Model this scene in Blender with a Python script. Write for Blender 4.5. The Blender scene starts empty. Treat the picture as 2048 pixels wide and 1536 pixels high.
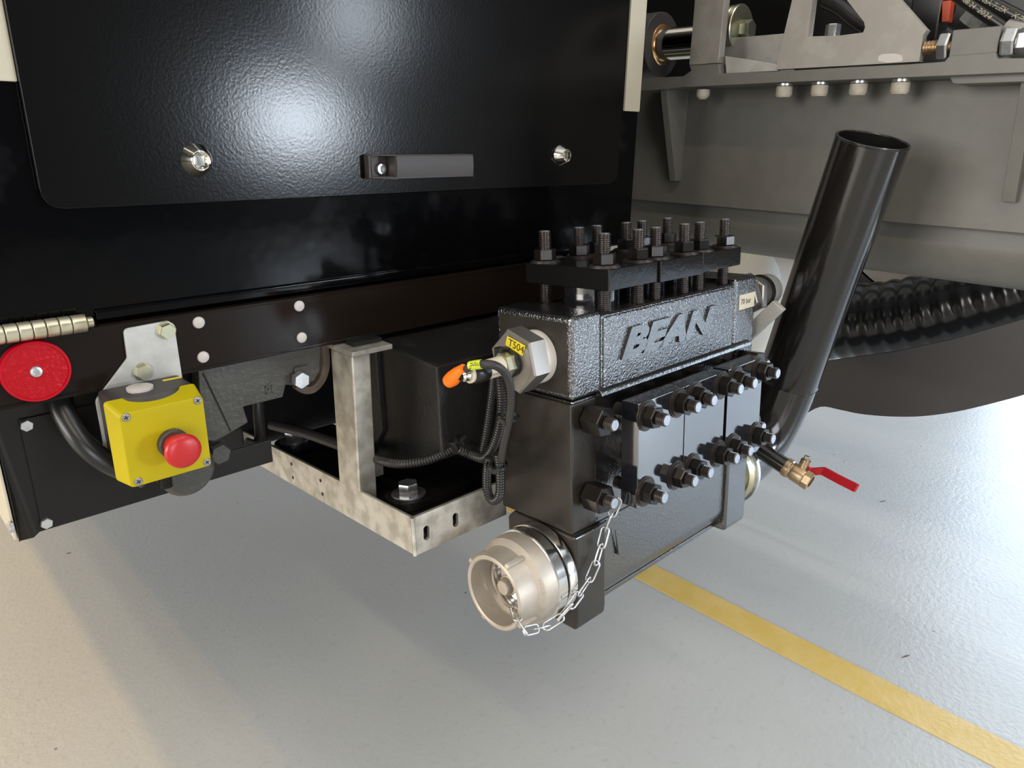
import bpy, bmesh, math, random
from mathutils import Vector, Matrix, Euler
from mathutils.geometry import tessellate_polygon
random.seed(7)
S = bpy.context.scene
C = S.collection
PI = math.pi

# ------------------------------------------------------------------ camera
# measured camera: rows are image right, image down and viewing direction in world axes
R1 = [(0.7211, -0.6926, 0.0169), (-0.2121, -0.2438, -0.9463), (0.6596, 0.6788, -0.3227)]
FPX = 1452.13
CAM = Vector((0, 0, 1.0))
cd = bpy.data.cameras.new('camera'); cam = bpy.data.objects.new('camera', cd); C.objects.link(cam)
rx, dn, fw = (Vector(r).normalized() for r in R1)
fw = rx.cross(dn).normalized(); dn = fw.cross(rx)
cam.matrix_world = Matrix(((rx.x, -dn.x, -fw.x, CAM.x), (rx.y, -dn.y, -fw.y, CAM.y), (rx.z, -dn.z, -fw.z, CAM.z), (0, 0, 0, 1)))
cd.sensor_width = 36.0; cd.lens = 36.0 * FPX / 2048; cd.clip_start = .02; cd.clip_end = 100
S.camera = cam

# ------------------------------------------------------------------ exposure, world, lights
S.view_settings.view_transform = 'Standard'; S.view_settings.look = 'None'
S.view_settings.gamma = 1; S.view_settings.use_curve_mapping = False
S.view_settings.exposure = 0.0
S.cycles.use_denoising = True
S.cycles.max_bounces = 7; S.cycles.diffuse_bounces = 3; S.cycles.glossy_bounces = 4
S.cycles.caustics_reflective = False; S.cycles.caustics_refractive = False
w = bpy.data.worlds.new('world'); S.world = w; w.use_nodes = True
bg = w.node_tree.nodes['Background']; bg.inputs[0].default_value = (.78, .88, 1, 1); bg.inputs[1].default_value = .6

def area(name, loc, target, sx, sy, power, col):
    l = bpy.data.lights.new(name, 'AREA'); l.shape = 'RECTANGLE'; l.size = sx; l.size_y = sy; l.energy = power; l.color = col
    o = bpy.data.objects.new(name, l); C.objects.link(o); o.location = loc
    o.rotation_euler = (Vector(target) - Vector(loc)).to_track_quat('-Z', 'Y').to_euler(); return o
# daylight entering through the gate in the right-hand wall and near-wall windows, plus two added fill lights
area('gate_daylight', (6.3, -1.6, 2.0), (0, -1.6, 1.9), 5.6, 3.6, 460, (.65, .81, 1))
area('window_and_fill_light', (4.1, -5.9, 1.12), (4.1, 0, 1.12), .95, .62, 150, (.80, .89, 1))
area('window_and_fill_light', (4.9, -5.9, 2.25), (4.9, 0, 2.25), .7, .8, 66, (.80, .89, 1))
area('window_and_fill_light', (-2.8, -5.9, 1.75), (-2.8, 0, 1.7), 3.4, 2.7, 190, (.93, .95, 1))  # added near-left fill, no window known here; lifts the floor under the truck
area('window_and_fill_light', (8.6, -5.9, 2.1), (5.1, 0, 1.8), .8, 1.0, 150, (.76, .87, 1))
area('window_and_fill_light', (-5.9, 2.6, 1.9), (0, 2.6, 1.2), 5.4, 2.4, 440, (1, .96, .89))  # added fill from the left wall, brightens the shaded floor below the truck
# ceiling lamp rows
area('ceiling_lamp', (-1.2, 5.9, 5.4), (-1.2, 5.9, 0), .2, 6.0, 190, (1, .64, .22))
area('ceiling_lamp', (-2.5, 5.9, 5.4), (-2.5, 5.9, 0), .2, 6.0, 100, (1, .68, .30))
area('ceiling_lamp', (-2.0, -2.6, 5.4), (-2.0, -2.6, 0), .25, 4.2, 95, (1, .84, .60))
area('ceiling_lamp', (1.9, -2.9, 5.4), (1.9, -2.9, 0), .25, 4.2, 60, (1, .94, .85))

# ------------------------------------------------------------------ measuring: pixel -> point on a real plane
def ray(x, y):
    a, b = (x - 1024) / FPX, (y - 768) / FPX
    return Vector((R1[0][i] * a + R1[1][i] * b + R1[2][i] for i in range(3)))
def at(x, y, ax, val):
    r = ray(x, y); o = CAM[ax]
    return CAM + r * ((val - o) / r[ax])
def far(x, y, z): return CAM + ray(x, y) * z
TILT = math.radians(-4.07)
PO = CAM + ray(1143.5, 639) * .9                      # pump frame origin
PM = Matrix.Translation(PO) @ Matrix.Rotation(TILT, 4, 'X'); PMI = PM.inverted()
def pat(x, y, ax, val):
    o = PMI @ CAM; r = PMI.to_3x3() @ ray(x, y)
    return o + r * ((val - o[ax]) / r[ax])
def pw(u, v, ww): return PM @ Vector((u, v, ww))

# ------------------------------------------------------------------ materials
def srgb(h):
    h = h.lstrip('#'); return tuple((c / 12.92 if c <= .04045 else ((c + .055) / 1.055) ** 2.4) for c in (int(h[i:i + 2], 16) / 255 for i in (0, 2, 4)))
def mat(name, col, rough=.5, metal=0., bump=None, mottle=None, rvar=0., ior=1.5, coat=0., emit=None, spec=.5, trans=0., fine=None):
    m = bpy.data.materials.new(name); m.use_nodes = True; t = m.node_tree; n = t.nodes; L = t.links
    b = n['Principled BSDF']
    col = srgb(col) if isinstance(col, str) else col
    b.inputs['Base Color'].default_value = (*col, 1); b.inputs['Roughness'].default_value = rough; b.inputs['Metallic'].default_value = metal
    b.inputs['IOR'].default_value = ior; b.inputs['Coat Weight'].default_value = coat; b.inputs['Coat Roughness'].default_value = .08
    b.inputs['Specular IOR Level'].default_value = spec
    if trans: b.inputs['Transmission Weight'].default_value = trans
    tc = n.new('ShaderNodeTexCoord')
    def noise(scale, det=3, r=.55):
        x = n.new('ShaderNodeTexNoise'); x.inputs['Scale'].default_value = scale; x.inputs['Detail'].default_value = det; x.inputs['Roughness'].default_value = r
        L.new(tc.outputs['Object'], x.inputs['Vector']); return x
    if mottle:
        sc, c2, lo, hi = mottle; c2 = srgb(c2) if isinstance(c2, str) else c2
        x = noise(sc, 4); rp = n.new('ShaderNodeMapRange'); rp.inputs[1].default_value = lo; rp.inputs[2].default_value = hi; L.new(x.outputs['Fac'], rp.inputs[0])
        mx = n.new('ShaderNodeMix'); mx.data_type = 'RGBA'; mx.inputs[6].default_value = (*col, 1); mx.inputs[7].default_value = (*c2, 1)
        L.new(rp.outputs[0], mx.inputs[0]); L.new(mx.outputs[2], b.inputs['Base Color'])
    if rvar:
        x = noise(14, 3); rp = n.new('ShaderNodeMapRange'); rp.inputs[1].default_value = .35; rp.inputs[2].default_value = .65
        rp.inputs[3].default_value = max(.02, rough - rvar); rp.inputs[4].default_value = rough + rvar; L.new(x.outputs['Fac'], rp.inputs[0]); L.new(rp.outputs[0], b.inputs['Roughness'])
    prev = None
    for bp in (bump, fine):
        if bp:
            sc, st, di = bp; x = noise(sc, 2); bn = n.new('ShaderNodeBump'); bn.inputs['Strength'].default_value = st; bn.inputs['Distance'].default_value = di
            L.new(x.outputs['Fac'], bn.inputs['Height'])
            if prev: L.new(prev.outputs[0], bn.inputs['Normal'])
            prev = bn
    if prev: L.new(prev.outputs[0], b.inputs['Normal'])
    return m
M = {}
M['door'] = mat('door_black_powdercoat', (.0035, .0032, .003), .16, spec=.24, bump=(300, .13, .0006))
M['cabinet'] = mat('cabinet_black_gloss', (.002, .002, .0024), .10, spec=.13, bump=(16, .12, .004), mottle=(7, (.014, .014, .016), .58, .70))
M['rail'] = mat('rail_black_gloss', (.012, .008, .006), .16, spec=.16, bump=(20, .08, .003))
M['skirt'] = mat('skirt_black_satin', (.010, .009, .008), .30, spec=.3, bump=(500, .1, .0004))
M['cast'] = mat('pump_black_cast', (.010, .010, .011), .13, ior=2.4, bump=(300, .5, .0024), fine=(600, .25, .0008))
M['castsoft'] = mat('pump_black_cast_soft', (.015, .0145, .0145), .19, ior=2.2, bump=(240, .42, .0014), fine=(700, .15, .0005))
M['enamel'] = mat('pump_black_enamel', (.010, .010, .013), .09, ior=2.5, bump=(120, .03, .001))
M['endface'] = mat('pump_black_end', (.022, .019, .015), .30, bump=(220, .2, .001), mottle=(18, (.032, .026, .02), .4, .65))
M['dusty'] = mat('black_with_brown_dust', (.016, .014, .013), .34, bump=(150, .25, .001), mottle=(38, (.06, .045, .032), .5, .75))
M['crank'] = mat('crankcase_black', (.010, .009, .0085), .42, bump=(260, .5, .0012), mottle=(24, (.03, .024, .02), .55, .8))
M['stud'] = mat('black_oxide_stud', (.12, .105, .096), .3, .85)
M['plate'] = mat('pump_black_plate', (.008, .0075, .007), .2, ior=1.33, bump=(120, .25, .0012), fine=(500, .15, .0006))
M['nut'] = mat('black_oxide_nut', (.020, .017, .016), .25, .5, bump=(180, .12, .0006))
M['washer'] = mat('dull_brown_washer', (.055, .045, .040), .45, .6)
M['studend'] = mat('bare_stud_end', (.45, .46, .50), .35, .7, mottle=(90, (.22, .30, .65), .5, .62))
M['galv'] = mat('galvanised_steel', (.68, .65, .58), .42, .7, mottle=(36, (.46, .43, .37), .42, .62), bump=(110, .2, .001), rvar=.08)
M['galv2'] = mat('galvanised_plate', (.60, .585, .55), .36, .45, mottle=(22, (.50, .485, .44), .45, .62), bump=(140, .1, .0006), rvar=.06)
M['zinc'] = mat('zinc_bolt', (.70, .71, .72), .28, .9, mottle=(60, (.55, .55, .55), .45, .6), bump=(120, .1, .0006))
M['zincy'] = mat('yellow_zinc', (.62, .58, .40), .3, .9, mottle=(22, (.50, .52, .42), .4, .6))
M['hinge'] = mat('hinge_zinc', (.70, .64, .48), .3, .8, mottle=(40, (.5, .44, .3), .5, .68), bump=(60, .1, .001))
M['steel'] = mat('stainless_steel', (.38, .355, .325), .36, .9, bump=(400, .1, .0004))
M['chrome'] = mat('chrome', (.78, .74, .66), .10, 1.)
M['alucast'] = mat('cast_aluminium', (.54, .475, .40), .46, .5, mottle=(30, (.49, .42, .34), .45, .62), bump=(420, .12, .0004))
M['alupol'] = mat('polished_aluminium', (.82, .80, .77), .14, 1., bump=(24, .02, .002))
M['tape'] = mat('white_thread_tape', (.80, .76, .69), .6)
M['yellow'] = mat('yellow_plastic', (.47, .37, .003), .45, spec=.25, bump=(900, .08, .0003))
M['redbtn'] = mat('red_plastic', (.50, .016, .018), .34)
M['redside'] = mat('red_plastic_stem', (.66, .075, .035), .4)
M['dkplastic'] = mat('dark_grey_plastic', (.052, .043, .040), .48, bump=(900, .1, .0003))
M['boxgrey'] = mat('grey_plastic_base', (.12, .098, .088), .5)
M['whiteplastic'] = mat('pale_plastic', (.58, .53, .49), .42)
M['capwhite'] = mat('cream_painted_screw', (.50, .45, .37), .5, mottle=(120, (.42, .37, .30), .5, .7))
M['cream'] = mat('cream_paint', (.56, .51, .39), .3)
M['creamtank'] = mat('cream_tank_paint', (.40, .34, .25), .4)
M['grey'] = mat('grey_beam_paint', (.145, .139, .122), .46, bump=(700, .2, .0005), mottle=(30, (.158, .151, .132), .4, .6))
M['greyplate'] = mat('grey_plate_paint', (.33, .30, .265), .46, bump=(420, .15, .0005), mottle=(20, (.38, .35, .31), .48, .66))
M['greybare'] = mat('brushed_plate', (.30, .28, .245), .38, .15, mottle=(26, (.25, .232, .2), .4, .6))
M['darkgrey'] = mat('dark_grey_shield', (.056, .050, .051), .55, bump=(600, .15, .0005), mottle=(7, (.062, .056, .054), .4, .6))
M['pipe'] = mat('black_pipe_gloss', (.012, .0105, .0095), .15, ior=1.62, bump=(7, .03, .004))
M['rubber'] = mat('black_rubber', (.012, .012, .012), .32)
M['conduit'] = mat('corrugated_conduit', (.018, .0165, .0155), .3)
M['cable'] = mat('cable_black', (.030, .026, .024), .45)
M['tie'] = mat('cable_tie_black', (.015, .014, .0135), .3)
M['hose'] = mat('suction_hose_black', (.012, .012, .0125), .2)
M['brass'] = mat('brass', (.52, .37, .22), .34, .9, bump=(260, .2, .0008), mottle=(60, (.45, .34, .22), .45, .6))
M['levred'] = mat('red_lever_coating', (.42, .004, .012), .3)
M['orange'] = mat('orange_tag', (1.0, .20, .006), .45)
M['labely'] = mat('yellow_label', (.80, .62, .02), .45)
M['labelg'] = mat('lime_label', (.60, .68, .03), .45)
M['labelw'] = mat('cream_label', (.70, .62, .47), .5)
M['ink'] = mat('black_ink', (.012, .011, .01), .6)
M['inkw'] = mat('pale_print', (.50, .44, .30), .6)
M['reflect'] = mat('red_reflector', (.42, .001, .008), .30, spec=.25, bump=(230, .35, .003), mottle=(200, (.60, .006, .012), .55, .7))
M['reflectrim'] = mat('red_reflector_rim', (.46, .001, .012), .2, spec=.3)
M['castgrey'] = mat('grey_casting', (.060, .057, .048), .42, bump=(130, .6, .002), mottle=(30, (.052, .049, .042), .4, .6))
M['rust'] = mat('rusty_brown', (.10, .075, .055), .6, mottle=(30, (.16, .12, .085), .45, .65), bump=(150, .3, .001))
M['copper'] = mat('bronze_seal', (.75, .45, .22), .25, .9)
M['redclip'] = mat('red_orange_clip', (.55, .06, .012), .4)
M['wall'] = mat('wall_paint', (.26, .255, .25), .8)
M['ceil'] = mat('ceiling_paint', (.75, .74, .72), .85)
M['frame'] = mat('window_frame_grey', (.2, .2, .2), .5)

def floor_material():
    m = bpy.data.materials.new('floor_coating'); m.use_nodes = True; t = m.node_tree; n = t.nodes; L = t.links; b = n['Principled BSDF']
    tc = n.new('ShaderNodeTexCoord')
    def nz(sc, det=4, r=.6):
        x = n.new('ShaderNodeTexNoise'); x.inputs['Scale'].default_value = sc; x.inputs['Detail'].default_value = det; x.inputs['Roughness'].default_value = r
        L.new(tc.outputs['Object'], x.inputs['Vector']); return x
    def rng(x, lo, hi, a=0., bb=1.):
        r = n.new('ShaderNodeMapRange'); r.inputs[1].default_value = lo; r.inputs[2].default_value = hi; r.inputs[3].default_value = a; r.inputs[4].default_value = bb
        L.new(x, r.inputs[0]); return r.outputs[0]
    def mix(f, a, c):
        mx = n.new('ShaderNodeMix'); mx.data_type = 'RGBA'; L.new(f, mx.inputs[0])
        if isinstance(a, tuple): mx.inputs[6].default_value = (*a, 1)
        else: L.new(a, mx.inputs[6])
        mx.inputs[7].default_value = (*c, 1); return mx.outputs[2]
    c = mix(rng(nz(2.2).outputs['Fac'], .3, .75), (.45, .448, .43), (.485, .48, .46))
    c = mix(rng(nz(60, 3).outputs['Fac'], .58, .72, 0, .45), c, (.36, .36, .35))
    v = n.new('ShaderNodeTexVoronoi'); v.inputs['Scale'].default_value = 9.; L.new(tc.outputs['Object'], v.inputs['Vector'])
    c = mix(rng(v.outputs['Distance'], .02, .035, .8, 0), c, (.13, .12, .11))
    L.new(c, b.inputs['Base Color'])
    L.new(rng(nz(7).outputs['Fac'], .3, .7, .30, .37), b.inputs['Roughness'])
    bn = n.new('ShaderNodeBump'); bn.inputs['Strength'].default_value = .35; bn.inputs['Distance'].default_value = .0025
    L.new(nz(85, 3).outputs['Fac'], bn.inputs['Height']); L.new(bn.outputs[0], b.inputs['Normal'])
    return m
M['floor'] = floor_material()
M['line'] = mat('yellow_floor_paint', (.62, .42, .10), .4, mottle=(14, (.66, .47, .16), .4, .65), bump=(85, .35, .002))

# ------------------------------------------------------------------ mesh helpers
def basis(d):
    d = Vector(d).normalized(); a = Vector((0, 0, 1)) if abs(d.z) < .9 else Vector((1, 0, 0))
    x = a.cross(d).normalized(); return x, d.cross(x), d
class MB:
    def __init__(s): s.v = []; s.f = []
    def add(s, vs, fs):
        o = len(s.v); s.v += [Vector(v) for v in vs]; s.f += [[i + o for i in f] for f in fs]; return s
    def box(s, x0, x1, y0, y1, z0, z1):
        return s.add([(x, y, z) for z in (z0, z1) for y in (y0, y1) for x in (x0, x1)],
                     [(0, 2, 3, 1), (4, 5, 7, 6), (0, 1, 5, 4), (2, 6, 7, 3), (0, 4, 6, 2), (1, 3, 7, 5)])
    def prism(s, pts, off):
        pts = [Vector(p) for p in pts]; off = Vector(off); n = len(pts)
        return s.add(pts + [p + off for p in pts], [list(range(n))[::-1], list(range(n, 2 * n))] + [(i, (i + 1) % n, n + (i + 1) % n, n + i) for i in range(n)])
    def prism_hole(s, outer, hole, off):
        outer = [Vector(p) for p in outer]; hole = [Vector(p) for p in hole]; off = Vector(off); n, m = len(outer), len(hole); N = n + m
        al = outer + hole; tri = [list(t) for t in tessellate_polygon([outer, hole])]
        fs = [t[::-1] for t in tri] + [[i + N for i in t] for t in tri]
        fs += [(i, (i + 1) % n, N + (i + 1) % n, N + i) for i in range(n)] + [(n + i, N + n + i, N + n + (i + 1) % m, n + (i + 1) % m) for i in range(m)]
        return s.add(al + [p + off for p in al], fs)
    def lathe(s, prof, o=(0, 0, 0), d=(0, 0, 1), seg=32, cap0=True, cap1=True, phase=0., arc=2 * PI):
        x, y, z = basis(d); o = Vector(o); vs = []; full = abs(arc - 2 * PI) < 1e-6
        k = seg if full else seg + 1
        for r, h in prof:
            for i in range(k):
                a = phase + arc * i / seg; vs.append(o + z * h + x * (r * math.cos(a)) + y * (r * math.sin(a)))
        fs = []
        for j in range(len(prof) - 1):
            for i in range(seg):
                i2 = (i + 1) % k; fs.append((j * k + i, j * k + i2, (j + 1) * k + i2, (j + 1) * k + i))
        if cap0: fs.append(list(range(k))[::-1])
        if cap1: fs.append(list(range((len(prof) - 1) * k, len(prof) * k)))
        return s.add(vs, fs)
    def cyl(s, a, b, r, seg=24, r2=None, ch=0.):
        a, b = Vector(a), Vector(b); L = (b - a).length; r2 = r if r2 is None else r2
        pr = [(r, 0), (r2, L)] if not ch else [(r - ch, 0), (r, ch), (r2, L - ch), (r2 - ch, L)]
        return s.lathe(pr, a, b - a, seg)
    def hexa(s, a, d, af, h, ch=.0012, phase=0., bowl=True):
        "hexagon nut or head: chamfered both ends"
        r = af / math.sqrt(3); a = Vector(a); x, y, z = basis(d); vs = []
        for rr, hh in ((r * .94, 0), (r, ch), (r, h - ch), (r * .94, h)):
            for i in range(6):
                an = phase + i * PI / 3; vs.append(a + z * hh + (x * math.cos(an) + y * math.sin(an)) * rr)
        fs = [(j * 6 + i, j * 6 + (i + 1) % 6, (j + 1) * 6 + (i + 1) % 6, (j + 1) * 6 + i) for j in range(3) for i in range(6)]
        fs += [list(range(6))[::-1], list(range(18, 24))]
        return s.add(vs, fs)
    def thread(s, a, d, r, L, pitch, seg=20):
        n = max(2, int(L / pitch)); pr = [(r * .8, 0)]
        for i in range(n):
            h = i * L / n; q = L / n; pr += [(r * .80, h + q * .06), (r, h + q * .42), (r, h + q * .58), (r * .80, h + q * .94)]
        pr.append((r * .8, L)); return s.lathe(pr, a, d, seg)
    def tube(s, pts, r, seg=14, cap=True, closed=False):
        pts = [Vector(p) for p in pts]; n = len(pts); rs = r if isinstance(r, (list, tuple)) else [r] * n
        up = None; vs = []
        for i, p in enumerate(pts):
            if closed: t = (pts[(i + 1) % n] - pts[i - 1]).normalized()
            else: t = (pts[min(i + 1, n - 1)] - pts[max(i - 1, 0)]).normalized()
            if up is None: up = basis(t)[0]
            up = (up - t * up.dot(t)).normalized(); b = t.cross(up)
            vs += [p + (up * math.cos(2 * PI * k / seg) + b * math.sin(2 * PI * k / seg)) * rs[i] for k in range(seg)]
        fs = [(i * seg + k, i * seg + (k + 1) % seg, ((i + 1) % n) * seg + (k + 1) % seg, ((i + 1) % n) * seg + k) for i in range(n if closed else n - 1) for k in range(seg)]
        if cap and not closed: fs += [list(range(seg))[::-1], list(range((n - 1) * seg, n * seg))]
        return s.add(vs, fs)
    def band(s, pts, wid, side, thick):
        "flat strip swept along pts: wide along 'side' vector, thick across"
        side = Vector(side).normalized(); pts = [Vector(p) for p in pts]; n = len(pts); vs = []
        for i, p in enumerate(pts):
            t = (pts[min(i + 1, n - 1)] - pts[max(i - 1, 0)]).normalized(); nn = t.cross(side).normalized()
            vs += [p + side * (wid / 2) + nn * (thick / 2), p - side * (wid / 2) + nn * (thick / 2), p - side * (wid / 2) - nn * (thick / 2), p + side * (wid / 2) - nn * (thick / 2)]
        fs = [(i * 4 + k, i * 4 + (k + 1) % 4, (i + 1) * 4 + (k + 1) % 4, (i + 1) * 4 + k) for i in range(n - 1) for k in range(4)]
        return s.add(vs, fs + [(3, 2, 1, 0), tuple(range((n - 1) * 4, n * 4))])
    def tf(s, m):
        s.v = [m @ v for v in s.v]; return s
def smooth_path(pts, n=8, closed=False):
    pts = [Vector(p) for p in pts]; out = []; k = len(pts)
    for i in range(k if closed else k - 1):
        p0 = pts[i - 1] if (i or closed) else pts[0] * 2 - pts[1]; p1 = pts[i]; p2 = pts[(i + 1) % k]
        p3 = pts[(i + 2) % k] if (closed or i + 2 < k) else p2 * 2 - p1
        for j in range(n):
            t = j / n; out.append(.5 * ((2 * p1) + (p2 - p0) * t + (2 * p0 - 5 * p1 + 4 * p2 - p3) * t * t + (3 * p1 - p0 - 3 * p2 + p3) * t ** 3))
    if not closed: out.append(pts[-1])
    return out
def resample(pts, step):
    out = [pts[0].copy()]; acc = 0.
    for a, b in zip(pts, pts[1:]):
        L = (b - a).length; d = step - acc
        while d <= L: out.append(a.lerp(b, d / L)); d += step
        acc = (acc + L) % step if L else acc
    return out
def rounded(pts, r, n=5):
    "round the corners of a closed loop of coplanar points; r number or list"
    pts = [Vector(p) for p in pts]; out = []; k = len(pts); rs = r if isinstance(r, (list, tuple)) else [r] * k
    for i, p in enumerate(pts):
        if rs[i] <= 0: out.append(p); continue
        a, b = (pts[i - 1] - p), (pts[(i + 1) % k] - p); q = min(rs[i], a.length * .49, b.length * .49)
        A, B = p + a.normalized() * q, p + b.normalized() * q
        for j in range(n + 1):
            t = j / n; out.append((1 - t) ** 2 * A + 2 * t * (1 - t) * p + t * t * B)
    return out
def make_mesh(name, mb, m, inv=None, bevel=0., ang=35, seg=2):
    me = bpy.data.meshes.new(name); vs = [inv @ v for v in mb.v] if inv else mb.v
    me.from_pydata([tuple(v) for v in vs], [], mb.f)
    bm = bmesh.new(); bm.from_mesh(me); bmesh.ops.remove_doubles(bm, verts=bm.verts, dist=1e-6); bmesh.ops.recalc_face_normals(bm, faces=bm.faces)
    if bevel:
        es = [e for e in bm.edges if len(e.link_faces) == 2 and e.calc_face_angle(0) > math.radians(40)]
        bmesh.ops.bevel(bm, geom=es, offset=bevel, segments=seg, affect='EDGES', clamp_overlap=True, profile=.5)
    bm.to_mesh(me); bm.free()
    for p in me.polygons: p.use_smooth = True
    me.set_sharp_from_angle(angle=math.radians(ang)); me.materials.append(m); me.update(); return me
def root(name, label, cat, loc=(0, 0, 0), mw=None, group=None):
    o = bpy.data.objects.new(name, None); C.objects.link(o); o.empty_display_size = .05
    o.matrix_world = mw if mw is not None else Matrix.Translation(loc); o['label'] = label; o['category'] = cat
    if group: o['group'] = group
    o['_inv'] = 0; INV[o] = (mw if mw is not None else Matrix.Translation(loc)).inverted(); del o['_inv']; return o
INV = {}
def part(name, mb, m, parent, bevel=0., ang=35, local=False, label=None, seg=2, kind=None):
    "mesh in world coordinates (or already in the thing's frame when local) linked under parent"
    inv = None if local else INV[parent]
    o = bpy.data.objects.new(name, make_mesh(name, mb, m, inv, bevel, ang, seg)); C.objects.link(o); o.parent = parent; INV[o] = INV[parent]; weighted(o, bevel)
    if label: o['label'] = label
    if kind: o['kind'] = kind
    return o
def single(name, label, cat, mb, m, loc=(0, 0, 0), bevel=0., ang=35, group=None):
    mw = Matrix.Translation(loc); o = bpy.data.objects.new(name, make_mesh(name, mb, m, mw.inverted(), bevel, ang)); C.objects.link(o)
    o.matrix_world = mw; o['label'] = label; o['category'] = cat; weighted(o, bevel)
    if group: o['group'] = group
    return o
def struct(name, mb, m, bevel=0.):
    o = bpy.data.objects.new(name, make_mesh(name, mb, m, None, bevel)); C.objects.link(o); o['kind'] = 'structure'; return o
def weighted(o, bevel):
    if bevel:
        wm = o.modifiers.new('normals', 'WEIGHTED_NORMAL'); wm.mode = 'FACE_AREA'; wm.weight = 100; wm.keep_sharp = True
def inst(me, name, parent, mtx):
    o = bpy.data.objects.new(name, me); C.objects.link(o); o.parent = parent; o.matrix_local = mtx; return o
def text_mb(s, size, extrude=.0002, shear=0., bold=0., align='LEFT', res=3):
    cu = bpy.data.curves.new('text', 'FONT'); cu.body = s; cu.size = size; cu.extrude = extrude; cu.shear = shear; cu.offset = bold; cu.align_x = align; cu.resolution_u = res
    o = bpy.data.objects.new('text_tmp', cu); C.objects.link(o); bpy.context.view_layer.update()
    me = bpy.data.meshes.new_from_object(o.evaluated_get(bpy.context.evaluated_depsgraph_get()))
    mb = MB().add([v.co.copy() for v in me.vertices], [list(p.vertices) for p in me.polygons])
    bpy.data.objects.remove(o); bpy.data.meshes.remove(me); bpy.data.curves.remove(cu); return mb
def place(mb, o, ux, uy):
    ux = Vector(ux).normalized(); n = ux.cross(Vector(uy)).normalized(); uy = n.cross(ux)
    return mb.tf(Matrix(((ux.x, uy.x, n.x, o[0]), (ux.y, uy.y, n.y, o[1]), (ux.z, uy.z, n.z, o[2]), (0, 0, 0, 1))))
def frame(o, z, x=None):
    bx, by, bz = basis(z)
    if x is not None:
        bz = Vector(z).normalized(); bx = (Vector(x) - bz * Vector(x).dot(bz)).normalized(); by = bz.cross(bx)
    return Matrix(((bx.x, by.x, bz.x, o[0]), (bx.y, by.y, bz.y, o[1]), (bx.z, by.z, bz.z, o[2]), (0, 0, 0, 1)))

# ------------------------------------------------------------------ the hall
struct('floor', MB().box(-6, 6.5, -6, 9, -.1, 0), M['floor'])
M['darkwall'] = mat('dark_wall_cladding', (.10, .10, .095), .7)
def wall_with_hole(name, fixed, axis, a0, a1, z1, holes, thick, wm='wall'):
    mb = MB(); cuts = sorted(holes); prev = a0
    def bx(p, q, lo, hi):
        if axis == 0: mb.box(fixed, fixed + thick, p, q, lo, hi)
        else: mb.box(p, q, fixed, fixed + thick, lo, hi)
    for p, q, lo, hi in cuts:
        bx(prev, p, 0, z1)
        if lo > 0: bx(p, q, 0, lo)
        bx(p, q, hi, z1); prev = q
    bx(prev, a1, 0, z1); return struct(name, mb, M[wm])
WIN = [(-4.6, -1.0, .3, 3.2), (3.5, 4.7, .72, 1.52), (4.72, 5.4, 1.85, 2.65), (8.2, 9.0, 1.6, 2.6)]  # first opening and its frame are invented to go with the near-left fill
wall_with_hole('wall_right', 6.5, 0, -6.2, 9, 6, [(-4.4, 1.2, .05, 3.9)], .2)
wall_with_hole('wall_near', -6.2, 1, -6, 12, 6, WIN, .2, 'darkwall')
wall_with_hole('wall_left', -6.2, 0, -6.2, 9, 6, [(-.1, 5.3, .7, 3.1)], .2)  # opening invented to go with the added left fill
struct('wall_far', MB().box(-6, 6.5, 9, 9.2, 0, 6), M['wall'])
struct('ceiling', MB().box(-6.2, 6.7, -6.2, 9.2, 6, 6.2), M['ceil'])
for i, (p, q, lo, hi) in enumerate(WIN):
    mb = MB(); yy = -6.15
    for b in ((p, p + .05, lo, hi), (q - .05, q, lo, hi), (p, q, lo, lo + .05), (p, q, hi - .05, hi), ((p + q) / 2 - .02, (p + q) / 2 + .02, lo, hi)):
        mb.box(b[0], b[1], yy, yy + .06, b[2], b[3])
    struct('window_%d' % (i + 1), mb, M['frame'])
# yellow line painted on the floor
a, b = at(1300, 1126, 2, 0), at(1265, 1153, 2, 0)
ln = struct('trim_1', MB().box(b.x, a.x, -3.5, 5.5, 0, .0012), M['line'])

# ------------------------------------------------------------------ equipment cabinet (black, with door)
YR, YC, YD = .870, .885, .876        # rail front, cabinet face, door front
cab = root('equipment_cabinet', 'large black gloss cabinet with a round-cornered door, handle and two chrome locks', 'cabinet', (.6, YC, .6))
xl, xr = at(0, 600, 1, YC).x, at(1272, 300, 1, YC).x
zb = at(190, 637, 1, YC).z
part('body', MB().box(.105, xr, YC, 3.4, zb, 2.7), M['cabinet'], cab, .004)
e0 = at(95, 420, 1, YD); e1 = at(1215, 370, 1, YD); dx0 = at(8, 0, 1, YD).x; dx1 = at(1237, 330, 1, YD).x; dz0 = e0.z
pts = rounded([(dx0, YD, dz0), (dx1, YD, dz0), (dx1, YD, 2.2), (dx0, YD, 2.2)], [.022, .022, 0, 0], 8)
door = part('door', MB().prism(pts, (0, .006, 0)), M['door'], cab, .0012)
for px, py, r in ((397, 321, .0185), (1127, 311, .0175)):
    c = at(px, py, 1, YD - .006)
    pr = [(r, .006), (r * .96, .004), (r * .60, -.008), (r * .55, -.0085), (r * .50, -.0080), (r * .46, .001), (0.0005, .0012)]
    lk = part('lock', MB().lathe(pr, c, (0, 1, 0), 36, cap0=False, cap1=True), M['chrome'], door, ang=25)
    s_ = r * .25
    part('lock_core', MB().prism([(c.x - s_, c.y + .001, c.z - s_ * 1.2), (c.x + s_, c.y + .001, c.z - s_ * 1.2), (c.x + s_, c.y + .001, c.z + s_ * 1.2), (c.x - s_, c.y + .001, c.z + s_ * 1.2)], (0, -.006, 0)), M['chrome'], cab, .0004)
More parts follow.
